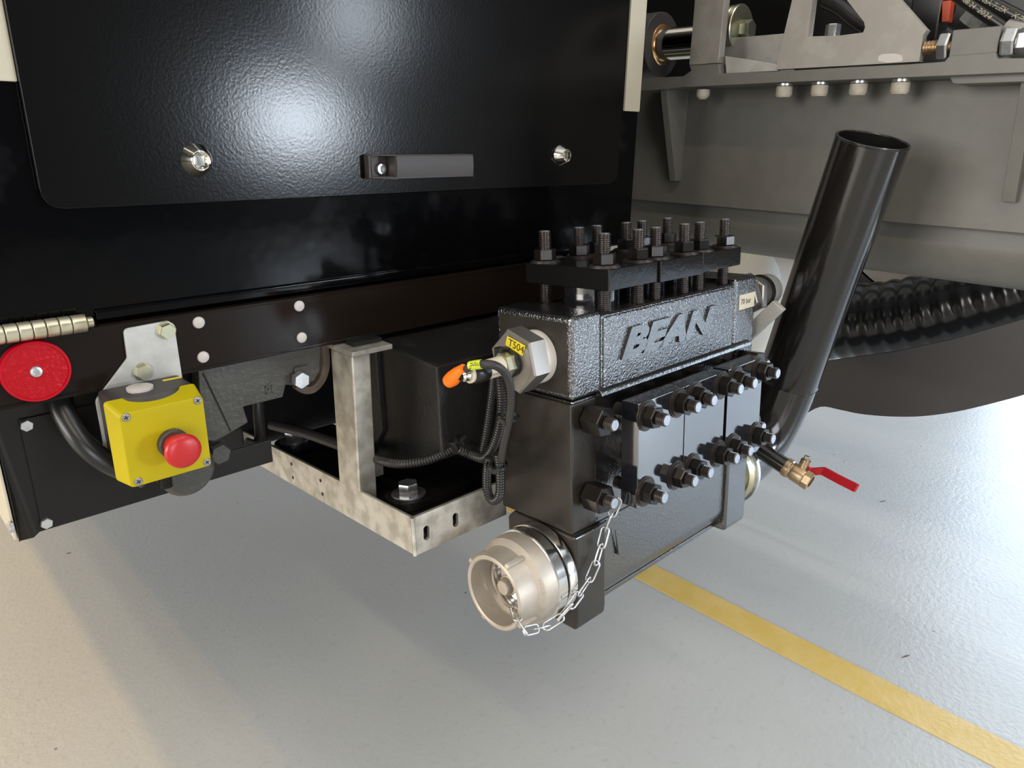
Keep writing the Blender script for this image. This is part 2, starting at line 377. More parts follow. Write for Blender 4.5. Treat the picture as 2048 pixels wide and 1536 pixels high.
# handle: moulded pull with screw recess at its end
hl, hr = at(740, 335, 1, YD - .012), at(946, 331, 1, YD - .026)
hz = (at(850, 333, 1, YD - .026)).z; H = .0150
x0, x1 = hl.x - .002, hr.x - .001; y0 = YD; y1 = YD - .028
hb = MB()
xs = x0 + .030
out = lambda z: [(x0, y0, z), (x0 + .004, y0 - .012, z), (xs + .004, y1, z), (x1, y1, z), (x1, y0, z), (x1 - .020, y0, z), (x1 - .028, y1 + .011, z), (xs + .012, y1 + .011, z), (xs + .008, y0, z)]
hb.prism(out(hz + H * .92), (0, 0, .0025)); hb.prism(out(hz - H), (0, 0, .0025))
hb.prism([(xs + .004, y1, hz - H), (xs + .004, y1 - .0015, hz), (xs + .004, y1, hz + H), (xs + .004, y1 + .010, hz + H), (xs + .004, y1 + .010, hz - H)], (x1 - xs - .004, 0, 0))
hb.box(x1 - .006, x1, y1 + .004, y0, hz - H, hz + H)
hb.box(x0, x0 + .004, y0 - .012, y0, hz - H, hz + H); hb.box(x0 + .002, xs + .010, y0 - .003, y0 - .0005, hz - H, hz + H)
hb.box(xs + .003, xs + .009, y1 + .002, y0, hz - H, hz + H)
hd = part('handle', hb, M['dkplastic'], cab, .0012)
c = at(763, 338, 1, YD - .007)
part('screw', MB().lathe([(.0075, .004), (.0075, 0), (.0068, -.0012), (.0042, -.0014), (.0036, .001), (.0004, .001)], c, (0, 1, 0), 20, cap0=False), M['zinc'], hd)
# cream corner trims
for (xa, xb, yy, zz) in ((at(1249.5, 222, 1, YC - .004).x, at(1279.5, 224, 1, YC - .004).x, YC - .004, at(1262, 223, 1, YC - .004).z), (.085, at(36, 163, 1, YC - .004).x, YC - .004, at(20, 163, 1, YC - .004).z)):
    part('corner_trim', MB().box(xa, xb, yy, YC + .02, zz, 2.4), M['cream'], cab, .0015)
# folded lower edge of the cabinet face
ee = [at(190, 637, 1, YC - .004), at(400, 608, 1, YC - .004)]
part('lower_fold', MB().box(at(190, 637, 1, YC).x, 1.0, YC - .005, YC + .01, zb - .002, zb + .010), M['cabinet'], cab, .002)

# ------------------------------------------------------------------ rear rail
rail = root('rear_rail', 'long black gloss cross rail with white button caps below the cabinet', 'rail', (.5, YR, .7))
zt, zl = at(400, 622, 1, YR).z, at(330, 757, 1, YR).z
rb = MB().box(.04, 1.0, YR, YR + .006, zl, zt); rb.box(.04, 1.0, YR, .98, zt - .006, zt); rb.box(.04, 1.0, YR, .94, zl, zl + .006)
part('channel', rb, M['rail'], rail, .002)
for px, py in ((397, 645), (406, 714), (598, 612), (603, 675)):
    c = at(px, py, 1, YR)
    part('button_cap', MB().lathe([(.0072, 0), (.0072, .0012), (.0062, .0026), (.003, .0034), (.0002, .0036)], c, (0, -1, 0), 24), M['whiteplastic'], rail)
# hinge knuckles at the rail's left end
hg = root('hinge', 'pale zinc hinge barrel of seven knuckles above the red reflector', 'hinge', at(90, 655, 1, YR - .004))
za = at(174, 645, 1, YR - .004)
kn = [at(x, y, 1, YR - .004).x for x, y in ((-40, 672), (-25, 670), (7, 668), (35, 664), (63, 660), (90, 656), (116, 652), (141, 648), (172, 645))]
for i in range(len(kn) - 1):
    part('knuckle', MB().cyl((kn[i] + .0004, YR - .004, za.z), (kn[i + 1] - .0004, YR - .004, za.z), .0098, 20, ch=.0008), M['hinge'], hg)
part('pin', MB().cyl((kn[-1], YR - .004, za.z), (kn[-1] + .007, YR - .004, za.z), .0058, 18, ch=.001), M['hinge'], hg)
# red reflector
rc = at(72, 743, 1, YR - .006)
rf = root('reflector', 'round red reflector disc screwed to the rail', 'reflector', rc)
part('lens', MB().lathe([(.0296, .006), (.0296, -.0002), (.0004, -.0004)], rc, (0, 1, 0), 48, cap0=True), M['reflect'], rf)
part('rim', MB().lathe([(.0328, .006), (.0328, 0), (.0322, -.0016), (.0300, -.0018), (.0294, 0)], rc, (0, 1, 0), 56, cap0=False, cap1=False), M['reflectrim'], rf)
part('screw', MB().lathe([(.0062, .002), (.0062, -.001), (.0054, -.0024), (.0030, -.0028), (.0026, -.0010), (.0003, -.001)], rc, (0, 1, 0), 20, cap0=False), M['zinc'], rf)

# ------------------------------------------------------------------ lower side skirt box
sk = root('skirt_box', 'black sheet-metal skirt panel with pale bolts hanging below the rail', 'panel', (.2, YR + .006, .6))
YS = YR + .035
SX = at(548, 940, 1, YS).x
zs = at(39, 1083, 1, YS).z; xs0 = at(39, 1083, 1, YS).x
mb = MB().prism([(xs0, YS, zs), (at(70, 1086, 1, YS).x, YS, zs - .001), (at(82, 1073, 1, YS).x, YS, zs + .004), (SX, YS, zs + .004), (SX, YS, at(540, 880, 1, YS).z), (at(455, 870, 1, YS).x, YS, at(540, 880, 1, YS).z), (at(425, 870, 1, YS).x, YS, zl + .02), (xs0, YS, zl + .02)], (0, .003, 0))
mb.box(xs0, xs0 + .002, YS, YS + 2.4, zs, zl + .02)
part('panel', mb, M['skirt'], sk, .001)
part('fold', MB().box(at(36, 836, 1, YS).x, at(400, 800, 1, YS).x, YS - .0025, YS, zs + .006, at(40, 838, 1, YS).z), M['skirt'], sk, .001)
part('side_sheet', MB().box(xs0 - .004, xs0 - .001, YS + .002, YS + 2.4, zs + .002, zl + .1), M['cream'], sk, .0008, label='cream side sheet')
for px, py in ((52, 850), (92, 1045)):
    part('bolt', MB().hexa(at(px, py, 1, YS - .0025), (0, -1, 0), .0115, .005, .001, .3), M['zinc'], sk)
c = at(27, 1052, 0, xs0 - .004)
part('bolt', MB().hexa(c, (-1, 0, 0), .0115, .005, .001), M['zinc'], sk)
# rubber hose behind the e-stop
hp = smooth_path([at(118, 790, 1, .90), at(130, 830, 1, .885), at(165, 885, 1, .862), at(215, 925, 1, .85), at(290, 955, 1, .85)], 8)
single('rubber_hose', 'thick dull black rubber hose curving behind the yellow stop box', 'hose', MB().tube(hp, .0125, 16), M['rubber'], hp[0])

# ------------------------------------------------------------------ emergency stop
YE = .800   # yellow front face
es = root('emergency_stop', 'yellow emergency stop box with red mushroom button on a pale steel bracket', 'switch', at(330, 880, 1, YE))
YP = YR - .001
bp = [at(244, 657, 1, YP), at(336, 640, 1, YP), at(347, 652, 1, YP), at(368, 790, 1, YP), at(385, 935, 1, YP), at(216, 946, 1, YP), at(189, 800, 1, YP), at(252, 715, 1, YP)]
pl = part('mounting_plate', MB().prism(rounded(bp, [.006, .004, .003, 0, .004, .004, .004, .002]), (0, -.0035, 0)), M['galv2'], es, .0006)
for px, py in ((332, 661), (286, 743)):
    c = at(px, py, 1, YP - .0035); b = part('bolt', MB().hexa(c + Vector((0, 0, 0)), (0, -1, 0), .0165, .0085, .0014, .25), M['zincy'], es)
    part('washer', MB().cyl(c, c + Vector((0, -.0012, 0)), .0108, 28), M['zincy'], b)
fl = at(240, 832, 1, YE); fr = at(404, 794, 1, YE); frb = at(424, 928, 1, YE); flb = at(267.5, 975.5, 1, YE)
bx0, bx1, bz0, bz1 = fl.x - .0085, fr.x + .001, flb.z + .002, fl.z + .0115
part('base', MB().prism(rounded([(bx0 + .006, YE + .0225, bz0), (bx1, YE + .0225, bz0), (bx1, YE + .0225, bz1), (bx0 + .006, YE + .0225, bz1)], .006), (0, YP - .0035 - YE - .0225, 0)), M['dkplastic'], es, .0015)
# cover: front plate with sloping sides
cv = MB(); fx0, fx1, fz0, fz1 = fl.x - .001, fr.x + .001, flb.z, fl.z + .001
F_ = rounded([(fx0, YE, fz0), (fx1, YE, fz0), (fx1, YE, fz1), (fx0, YE, fz1)], .005, 4)
B_ = rounded([(bx0 - .0008, YE + .022, fz0 + .003), (bx1 + .0008, YE + .022, fz0), (bx1 + .0008, YE + .022, bz1 + .0006), (bx0 - .0008, YE + .022, bz1 + .0006)], .005, 4)
n = len(F_); cv.add(F_ + B_, [list(range(n)), [n + i for i in range(n)][::-1]] + [(i, n + i, n + (i + 1) % n, (i + 1) % n) for i in range(n)])
cover = part('cover', cv, M['yellow'], es, .0012)
# dark scoop in the top of the cover, seen from above
sc = [Vector((bx0 + .018 + (bx1 - bx0 - .034) * i / 14, 0, 0)) for i in range(15)]
tp = []
for i, p in enumerate(sc):
    t = i / 14 * 2 - 1; tp.append(Vector((p.x, YE + .0215 - .0125 * (1 - t * t) ** .6, bz1 + .0012)))
tp += [Vector((sc[-1].x, YE + .026, bz1 + .0012)), Vector((sc[0].x, YE + .026, bz1 + .0012))]
part('top_scoop', MB().prism(tp, (0, 0, -.0095)), M['dkplastic'], es, .0006)
gc = Vector(((bx0 + bx1) / 2 - .006, YE + .036, bz1 + .0006))
part('blanking_plug', MB().lathe([(.0135, 0), (.0138, .001), (.0138, .0036), (.0128, .0042), (.0002, .0046)], gc, (0, 0, 1), 36), M['whiteplastic'], es)
part('sticker', MB().prism(rounded([(bx1 - .024, YE + .050, bz1 + .0002), (bx1 - .003, YE + .050, bz1 + .0002), (bx1 - .003, YE + .055, bz1 + .0002), (bx1 - .024, YE + .055, bz1 + .0002)], .0015), (0, 0, .0006)), M['labely'], es)
for px, py in ((252, 835), (395, 801), (414, 924), (277, 963)):
    c = at(px, py, 1, YE - .0002)
    sm = MB().lathe([(.0046, .001), (.0046, -.0004), (.0040, -.0010), (.0002, -.0012)], c, (0, 1, 0), 20, cap0=False)
    sc_ = part('screw', sm, M['steel'], es)
    cr = MB()
    for a_ in (.4, .4 + PI / 2):
        dx, dz = math.cos(a_) * .0026, math.sin(a_) * .0026; px_, pz_ = -math.sin(a_) * .0005, math.cos(a_) * .0005
        cr.prism([(c.x - dx - px_, c.y - .0011, c.z - dz - pz_), (c.x + dx - px_, c.y - .0011, c.z + dz - pz_), (c.x + dx + px_, c.y - .0011, c.z + dz + pz_), (c.x - dx + px_, c.y - .0011, c.z - dz + pz_)], (0, -.0003, 0))
    part('cross_slot', cr, M['ink'], sc_)
bc = at(345, 885, 1, YE)
bt = part('button', MB().lathe([(.0125, -.007), (.0130, -.016), (.0150, -.022), (.0185, -.027), (.0196, -.030), (.0192, -.033), (.0172, -.0355), (.012, -.0372), (.006, -.038), (.0002, -.0382)], bc, (0, 1, 0), 48, cap0=False), M['redbtn'], es, ang=60)
cl = part('collar', MB().lathe([(.0168, .001), (.0168, -.007), (.0155, -.0085), (.012, -.0085)], bc, (0, 1, 0), 40), M['dkplastic'], es)
for k in (-1, 0, 1):
    a_ = PI / 2 + k * .2 - .06; r_ = .01695
    c = bc + Vector((math.cos(a_) * r_, -.004, math.sin(a_) * r_)); t_ = Vector((-math.sin(a_), 0, math.cos(a_)))
    part('arrow_mark', MB().prism([c - t_ * .001 + Vector((0, .0008, 0)), c + t_ * .001, c - t_ * .001 - Vector((0, .0008, 0))], Vector((math.cos(a_), 0, math.sin(a_))) * .0001), M['inkw'], cl)
g0 = Vector((at(333, 965, 1, YE + .03).x, YE + .034, fz0))
gl = part('cable_gland', MB().hexa(g0 + Vector((0, 0, .001)), (0, 0, -1), .030, .009, .0015), M['whiteplastic'], es)
gp = [(.0078 if i % 2 else .0064, .0005 * 0 + .008 + i * .0016) for i in range(12)]
part('bend_sleeve', MB().lathe(gp, g0, (0, 0, -1), 20), M['conduit'], gl)

# ------------------------------------------------------------------ grey coupling casting behind the e-stop
YG = .8775
cg = root('coupling_casting', 'grey-green cast coupling arm with hex bolt hanging behind the rail', 'casting', at(500, 780, 1, YG))
op = [(395, 720), (642, 672), (640, 742), (628, 763), (597, 772), (572, 770), (566, 795), (487, 814), (497, 845), (458, 868), (430, 884), (405, 880)]
part('arm', MB().prism([at(x, y, 1, YG) for x, y in op], (0, .024, 0)), M['castgrey'], cg, .002)
part('seam', MB().tube([at(406, 747, 1, YG - .0004), at(428, 792, 1, YG - .0004), at(461, 862, 1, YG - .0004)], .0011, 6), M['ink'], cg)
c = at(593, 756, 1, YG)
b = part('bolt', MB().hexa(c + Vector((0, -.004, 0)), (0, -1, 0), .0205, .012, .0015, .4), M['zinc'], cg)
part('washer', MB().prism(rounded([at(585, 735, 1, YG), at(615, 729, 1, YG), at(619, 768, 1, YG), at(606, 771, 1, YG), at(590, 764, 1, YG)], .004), (0, -.004, 0)), M['castgrey'], b, .0008)
o_ = at(537, 779, 1, YG)
mk = MB()
ux, uz = .010, .011
for q in ((0, 0, 1, .14), (0, .86, 1, 1), (0, 0, .14, 1), (.86, 0, 1, 1), (.35, .15, .5, .6), (.35, .5, .62, .62)):
    mk.box(o_.x - ux / 2 + ux * q[0], o_.x - ux / 2 + ux * q[2], YG - .0008, YG + .001, o_.z - uz / 2 + uz * q[1], o_.z - uz / 2 + uz * q[3])
part('cast_mark', mk, M['castgrey'], cg)
rm = MB()
a0, a1, a2, a3 = at(561, 716, 1, YG), at(604, 703, 1, YG), at(604, 727, 1, YG), at(561, 736, 1, YG)
for p_, q_ in ((a1, a2), (a2, a3), (a3, a0)): rm.tube([p_, q_], .0007, 6)
for i in range(3):
    p_ = at(568 + i * 9, 723 - i * 3, 1, YG); rm.tube([p_, p_ + Vector((.004, 0, .002))], .0007, 6)
part('cast_panel', rm, M['castgrey'], cg)
# hooked strap right of the casting
hk = smooth_path([at(645, 668, 1, YG + .02), at(648, 700, 1, YG + .02), at(649, 730, 1, YG + .02), at(642, 756, 1, YG + .02), at(625, 776, 1, YG + .02), at(606, 778, 1, YG + .02), at(592, 768, 1, YG + .02)], 6)
single('hook_strap', 'brown rust-tinted curved hook strap beside the steel post', 'hook', MB().band(hk, .012, (0, 1, 0), .0115), M['rust'], hk[0], .0015)
# round buffer under the e-stop and small nut beside it
c = at(368, 935, 1, .875)
bf = root('round_buffer', 'dull grey round buffer stop peeping out beneath the yellow box', 'buffer', c)
part('disc', MB().lathe([(.030, .02), (.034, .012), (.034, -.01), (.028, -.018), (.0003, -.019)], c, (0, 1, 0), 36), M['castgrey'], bf, .001)
c = at(432, 902, 1, .885)
part('nut', MB().hexa(c, (0, -1, 0), .024, .016, .002, .2), M['castgrey'], bf)

# ------------------------------------------------------------------ black chassis cross member behind everything
single('chassis_member', 'broad black chassis cross member deep in shadow behind the bracket', 'beam', MB().box(.36, 1.30, 1.22, 1.30, .445, .80), M['crank'], (.8, 1.22, .34), .004)
# ------------------------------------------------------------------ galvanised bracket (pump frame)
BU, BV = -.163, .140
gb = root('mounting_bracket', 'galvanised angle-iron frame under the pump with an upright post', 'bracket', mw=PM)
wt_, wb_ = -.258, -.3135
def loc(mb): return mb
lp = [(BU, .140, wt_), (BU, .66, wt_), (BU, .66, wb_ + .022), (BU, .60, wb_ + .003), (BU, .140, wb_)]
part('side_arm', MB().prism(lp, (.005, 0, 0)), M['galv'], gb, .0012, local=True)
def slot(u0, w0, h=.011, r=.0052):
    return [(u0 + r * math.cos(a), w0 + h / 2 * (1 if math.sin(a) >= 0 else -1) + r * math.sin(a)) for a in [i * PI / 6 + .01 for i in range(12)]]
# front arm with two slots and rounded end
outer = [(BU, wt_), (-.02, wt_), (.006, wt_ - .010), (.012, wt_ - .022), (.012, wt_ - .030), (.006, wt_ - .035), (.006, wb_ + .0), (BU, wb_)]
q1 = pat(853, 1066, 1, BV); q2 = pat(911, 1040, 1, BV)
mb = MB()
# split at the middle so that each piece holds one slot
mid = (q1.x + q2.x) / 2
A = [(BU, BV, wb_), (mid, BV, wb_), (mid, BV, wt_), (BU, BV, wt_)]
mb.prism_hole(A, [(u, BV, w_) for u, w_ in slot(q1.x, q1.z)], (0, .005, 0))
Bq = [(mid, BV, wb_), (.006, BV, wb_), (.006, BV, wt_ - .035), (.012, BV, wt_ - .030), (.012, BV, wt_ - .022), (.006, BV, wt_ - .008), (-.004, BV, wt_), (mid, BV, wt_)]
mb.prism_hole(Bq, [(u, BV, w_) for u, w_ in slot(q2.x, q2.z)], (0, .005, 0))
part('front_arm', mb, M['galv'], gb, 0, local=True)
part('corner_weld', MB().cyl((BU + .0012, BV + .0012, wb_), (BU + .0012, BV + .0012, wt_), .0030, 14), M['galv'], gb, local=True)
for px, py in ((586, 955), (641, 961), (583, 928), (645, 988)):
    c = pat(px, py, 0, BU)
    part('bolt_hole', MB().lathe([(.0030, -.0004), (.0030, .0005), (.0016, .0006), (.0003, .0003)], c, (-1, 0, 0), 16), M['ink'], gb, local=True)
# upright post stands vertically
pz0, pz1 = at(713, 973, 0, PO.x + BU).z - .004, at(705, 700, 0, PO.x + BU).z + .002
pX = PO.x + BU
pp_ = MB().box(pX + .0002, pX + .030, .829, .885, pz0 - .03, zl - .0086)
part('post', pp_, M['galv'], gb, .0025, seg=3)
tpz = zl - .0085
part('top_plate', MB().box(pX - .002, pX + .064, .824, .895, tpz, tpz + .0075), M['galv'], gb, .0015)
part('pad', MB().box(pX + .014, pX + .06, .844, .868, tpz + .0076, tpz + .014), M['rubber'], gb, .001)
part('gusset', MB().prism([(pX + .03, .87, pz0 - .012), (pX + .07, .87, pz0 - .012), (pX + .07, .87, pz0 + .006), (pX + .03, .87, pz0 + .034)], (0, .006, 0)), M['galv'], gb, .001)

# ------------------------------------------------------------------ the pump
pump = root('piston_pump', 'black three-cylinder piston pump with raised BEAN lettering and rows of studs', 'pump', mw=PM)
P = lambda name, mb, m, bevel=0., **k: part(name, mb, m, pump, bevel, local=True, **k)
S1, S2, UE = .0597, .3915, .461
P('end_block', MB().box(0, S1 - .0012, 0, .14, -.108, .002), M['cast'], .006, seg=3)
P('end_block', MB().box(S2 + .0012, UE, 0, .14, -.112, .004), M['cast'], .006, seg=3)
P('valve_chest', MB().box(S1 - .002, S2 + .002, .0012, .138, -.112, -.004), M['cast'], .003)
P('chest_face', MB().box(S1 + .0012, S2 - .0012, -.0012, .02, -.105, -.006), M['cast'], .004)
P('chest_top', MB().box(S1, S2, .004, .136, -.006, -.0032), M['dusty'], .001)
P('ledge', MB().prism([(.050, -.008, -.111), (.050, -.006, -.104), (.050, .004, -.100), (.050, .004, -.114)], (.39, 0, 0)), M['castsoft'], .0015)
# end-face skins: duller black seen from the suction side
P('end_skin', MB().box(-.0008, .001, .008, .132, -.100, -.006), M['endface'], .0006)
# cylinder body below
P('body', MB().box(.004, UE - .004, .004, .14, -.300, -.109), M['castsoft'], .004)
P('body_end', MB().prism([(-.0004, .002, -.112), (-.0004, .14, -.112), (-.0004, .138, -.205), (-.0004, .142, -.297), (-.0004, .002, -.297)], (.05, 0, 0)), M['endface'], .003)
P('body_end', MB().box(.41, UE + .0004, .001, .14, -.297, -.112), M['castsoft'], .003)
# lower manifold
P('foot', MB().prism([(0, -.003, -.299), (0, .118, -.2985), (0, .132, -.31), (0, .132, -.40), (0, .11, -.425), (0, .03, -.4455), (0, -.001, -.4455), (0, -.003, -.43)], (.0655, 0, 0)), M['endface'], .005, seg=3)
P('foot', MB().prism([(.395, -.003, -.299), (.395, .118, -.2985), (.395, .118, -.40), (.395, .10, -.425), (.395, .03, -.441), (.395, -.001, -.441), (.395, -.003, -.43)], (.0665, 0, 0)), M['castsoft'], .005, seg=3)
cs = [(0.0035, -.299)] + [(0.0035 + .036 * (1 - math.cos(a)), -.398 - .0365 * math.sin(a)) for a in [i * PI / 2 / 12 for i in range(13)]] + [(.12, -.4345), (.12, -.299)]
P('manifold', MB().prism([(.06, v, w_) for v, w_ in cs], (.34, 0, 0)), M['castsoft'], 0, ang=30)
P('bottom_plate', MB().prism([(.058, .022, -.4335), (.058, .11, -.4335), (.058, .11, -.4415), (.058, .022, -.4415)], (.342, 0, 0)), M['castsoft'], .001)
for px, py in ((1276, 1146), (1353, 1097)):
    c = pat(px, py, 1, .045)
    P('drain_bolt', MB().hexa((c.x, .045, -.4415), (0, 0, -1), .022, .010, .0015, .5), M['dusty'])
P('weld_bead', MB().tube(smooth_path([(.0, -.0025, -.3005), (.02, -.0035, -.300), (.045, -.004, -.2985), (.064, -.0035, -.297)], 4), .002, 8), M['enamel'])
for p_, q_ in (((1231, 1062), (1237, 1108)),): 
    a_, b_ = pat(*p_, 1, -.0006), pat(*q_, 1, .001)
    P('paint_run', MB().tube([a_, (a_ + b_) / 2, b_], [.0008, .0013, .0022], 8), M['castsoft'])

# threaded studs, nuts and washers: shared meshes, every set an object with its parts
R_, AF_ = .0088, .027
def stud_meshes(prefix, L, below, nut_h, af, r):
    st = make_mesh('stud', MB().thread((0, 0, -below), (0, 0, 1), r, L + below, .0027, 20), M['stud'], ang=20)
    en = make_mesh('stud_end', MB().lathe([(r * .82, 0), (r * .78, .0004), (.0002, .0005)], (0, 0, L), (0, 0, 1), 20), M['studend'])
    nu = make_mesh('nut', MB().hexa((0, 0, .0032), (0, 0, 1), af, nut_h, .0016), M['nut'], ang=20)
    wa = make_mesh('washer', MB().cyl((0, 0, 0), (0, 0, .0016), .0215, 32).cyl((0, 0, .0016), (0, 0, .0033), .0190, 32), M['washer'])
    return st, en, nu, wa
def put(ms, mtx, spin, washer=True, shiny=True):
    s_ = inst(ms[0], 'stud', pump, mtx)
    rot = Matrix.Rotation(spin, 4, 'Z')
    if shiny: inst(ms[1], 'stud_end', s_, Matrix())
    inst(ms[2], 'nut', s_, rot)
    if washer: inst(ms[3], 'washer', s_, Matrix())
top = stud_meshes('top', .0435, .060, .0155, AF_, R_)
frt = stud_meshes('front', .0325, .050, .0155, AF_, R_)
tie = stud_meshes('tie', .047, .004, .030, .035, R_)
US = (.085, .158, .1985, .2705, .3115, .3825)
WT0, WT1 = .0262, .0545
for k, (ua, ub) in enumerate(((.0675, .1757), (.1762, .2838), (.2905, .400))):
    dv = (0, -.0035, .001)[k]
    P('clamp_plate', MB().box(ua, ub, -.0035 + dv, .147, WT0 - (.0012 if k == 1 else 0), WT1), M['plate'], .0015)
    P('valve_plug', MB().cyl(((ua + ub) / 2, .0715, -.006), ((ua + ub) / 2, .0715, WT0 + .001), .040, 40), M['enamel'])
    P('cover_plate', MB().box(ua + .0006, ub - .0006 - (.004 if k == 2 else 0), -.0535, -.0255, -.264, -.1155), M['enamel'], .0012)
    P('cylinder_plug', MB().cyl(((ua + ub) / 2, .006, -.190), ((ua + ub) / 2, -.026, -.190), .044, 40).cyl(((ua + ub) / 2, -.010, -.190), ((ua + ub) / 2, -.019, -.190), .047, 40), M['castsoft'])
for u in US:
    for v in (.018, .125):
        put(top, Matrix.Translation((u, v, WT1)), random.uniform(-.25, .25) + PI / 6 * 0)
    for ww_ in (-.135, -.2435):
        put(frt, frame((u, -.0535, ww_), (0, -1, 0), (1, 0, 0)), random.uniform(-.2, .2) + .3)
for u in (.029, .427):
    for ww_ in (-.136, -.2445):
        put(tie, frame((u, .001, ww_), (0, -1, 0), (1, 0, 0)), .35, washer=False)
# cast lettering
tm = text_mb('BEAN', .046, .0028, .32, .0026)
xs_ = [v.x for v in tm.v]; ys_ = [v.y for v in tm.v]
sx = (.3300 - .0945) / (max(xs_) - min(xs_)); sy = .0415 / (max(ys_) - min(ys_))
tm.tf(Matrix.Diagonal((sx, sy, 1, 1)) @ Matrix.Translation((-min(xs_), -min(ys_), 0)))
P('lettering', place(tm, (.0945, -.0022, -.0695), (1, 0, 0), (0, 0, 1)), M['castsoft'], .0006)
# pressure label
lo = pat(1260 + 1402 / 6.4, 420 + 1285 / 6.4, 1, -.0008)
lb = P('label', MB().box(.4055, .4545, -.0010, .0005, -.0480, -.0236), M['labelw'])
tm = text_mb('70 bar', .0125, .00015); place(tm, (.4105, -.0011, -.0395), (1, 0, 0), (0, 0, 1))
part('print', tm, M['ink'], lb, local=True)
# crankcase behind, drawn back to the rail
P('crankcase', MB().prism([(-.088, .165, -.070), (-.088, .165, -.205), (-.088, .32, -.255), (-.088, .42, -.255), (-.088, .42, -.045), (-.088, .30, -.052)], (.50, 0, 0)), M['crank'], .005)
P('crankcase_rib', MB().prism([(-.096, .300, -.066), (-.096, .300, -.19), (-.096, .34, -.245), (-.096, .40, -.245), (-.096, .40, -.066)], (.05, 0, 0)), M['crank'], .003)
P('crankcase_neck', MB().box(.03, .44, .138, .17, -.25, -.03), M['crank'], .004)
P('bearing_housing', MB().cyl((.455, .085, -.185), (.520, .085, -.185), .058, 40, ch=.003).cyl((.51, .085, -.185), (.545, .085, -.185), .034, 32, ch=.002), M['crank'], 0)
# feet standing on the bracket, with big bolts
P('base_plate', MB().box(BU + .006, .44, .148, .64, -.302, -.292), M['crank'], .001)
for px, py, v0 in ((817, 987, .234), (588, 880, .60)):
    c = pat(px, py, 2, -.276); c.z = -.276
    ft = P('foot_lug', MB().prism(rounded([(c.x - .032, c.y - .032, -.291), (c.x + .10, c.y - .032, -.291), (c.x + .10, c.y + .034, -.291), (c.x - .032, c.y + .034, -.291)], [.03, 0, 0, .03], 8), (0, 0, .013)), M['crank'], .002)
    bo = P('foot_bolt', MB().hexa((c.x, c.y, -.2745), (0, 0, 1), .027, .0165, .002, .45), M['zinc'])
    part('washer', MB().cyl((c.x, c.y, -.278), (c.x, c.y, -.2742), .0255, 36, ch=.0006), M['zinc'], bo, local=True)

# ------------------------------------------------------------------ hex bushing with tape, label and pressure sensor
AV, AW = .0614, -.056
bu = root('hex_bushing', 'stainless hex bushing with yellow T504 label screwed into the pump end', 'fitting', mw=PM)
def ax(u): return (u, AV, AW)
part('hexagon', MB().hexa((-.0455, AV, AW + .001), (1, 0, 0), .0735, .030, .0022, math.radians(17)), M['steel'], bu, local=True, ang=20)
part('face_boss', MB().lathe([(.033, .0006), (.0325, -.0008), (.013, -.0012)], ax(-.0455), (1, 0, 0), 40, cap0=False), M['steel'], bu, local=True)
tp_ = [(.0352 + (.0006 if i % 2 else 0), i * .0019) for i in range(11)]
part('thread_tape', MB().lathe(tp_, ax(-.0185), (1, 0, 0), 48), M['tape'], bu, local=True)
q = [pat(870 + a / 7.314, 600 + b / 7.314, 0, -.0468) for a, b in ((1060, 525), (1325, 670), (1280, 820), (1030, 655))]
ux = (q[1] - q[0]).normalized(); uy = (q[0] - q[3]).normalized()
lb = part('label', MB().prism([q[3], q[2], q[1], q[0]], (-.0003, 0, 0)), M['labely'], bu, local=True)
tm = text_mb('T504', .0138, .0001); place(tm, q[3] + ux * .0045 + uy * .0015 + Vector((-.0005, 0, 0)), ux, uy)
part('print', tm, M['ink'], lb, local=True)
se = root('pressure_sensor', 'slim black and white pressure sensor with orange cap on the hex bushing', 'sensor', mw=PM)
part('hex_nut', MB().hexa(ax(-.0655), (1, 0, 0), .029, .014, .001, .2), M['zincy'], se, local=True)
part('seal', MB().lathe([(.016, 0), (.018, .002), (.018, .005), (.016, .007)], ax(-.053), (1, 0, 0), 30), M['rubber'], se, local=True)
part('sleeve', MB().cyl(ax(-.093), ax(-.0655), .0125, 28, ch=.0005), M['labelw'], se, local=True, label='white printed sleeve')
def wrap_text(s, size, u0, rr, ang0, m, parent, flip=1):
    tm = text_mb(s, size, .0001)
    tm.v = [Vector((u0 + v.x, AV + (rr + .0001) * math.cos(ang0 + flip * v.y / rr), AW + (rr + .0001) * math.sin(ang0 + flip * v.y / rr))) for v in tm.v]
    return part('print', tm, m, parent, local=True)
wrap_text('CE ATION', .0042, -.091, .0126, PI + .5, M['ink'], se, -1)
part('body', MB().lathe([(.0122, 0), (.0136, .004), (.0138, .016), (.0128, .024)], ax(-.116), (1, 0, 0), 28), M['tie'], se, local=True)
part('lens_ring', MB().lathe([(.0085, 0), (.0112, .001), (.0112, .005)], ax(-.1205), (1, 0, 0), 28), M['labelw'], se, local=True)
part('connector', MB().lathe([(.0060, 0), (.0078, .003), (.0070, .006), (.0080, .009), (.0072, .014)], ax(-.132), (1, 0, 0), 24), M['chrome'], se, local=True)
oc = [pat(x, y, 0, -.128) for x, y in ((897, 763), (905, 757), (915, 748), (922, 742), (928, 737))]
part('orange_cap', MB().tube(oc, [.0085, .0098, .0088, .0072, .0060], 18), M['orange'], se, local=True)
part('cap_tip', MB().lathe([(.0096, 0), (.0085, .004), (.005, .007), (.0003, .0082)], oc[1], oc[0] - oc[1], 18), M['orange'], se, local=True)
c = pat(1001, 702, 0, -.058)
part('gland_stub', MB().box(c.x - .006, c.x + .006, c.y - .006, c.y + .006, c.z - .008, c.z + .005), M['tie'], se, .001, local=True)

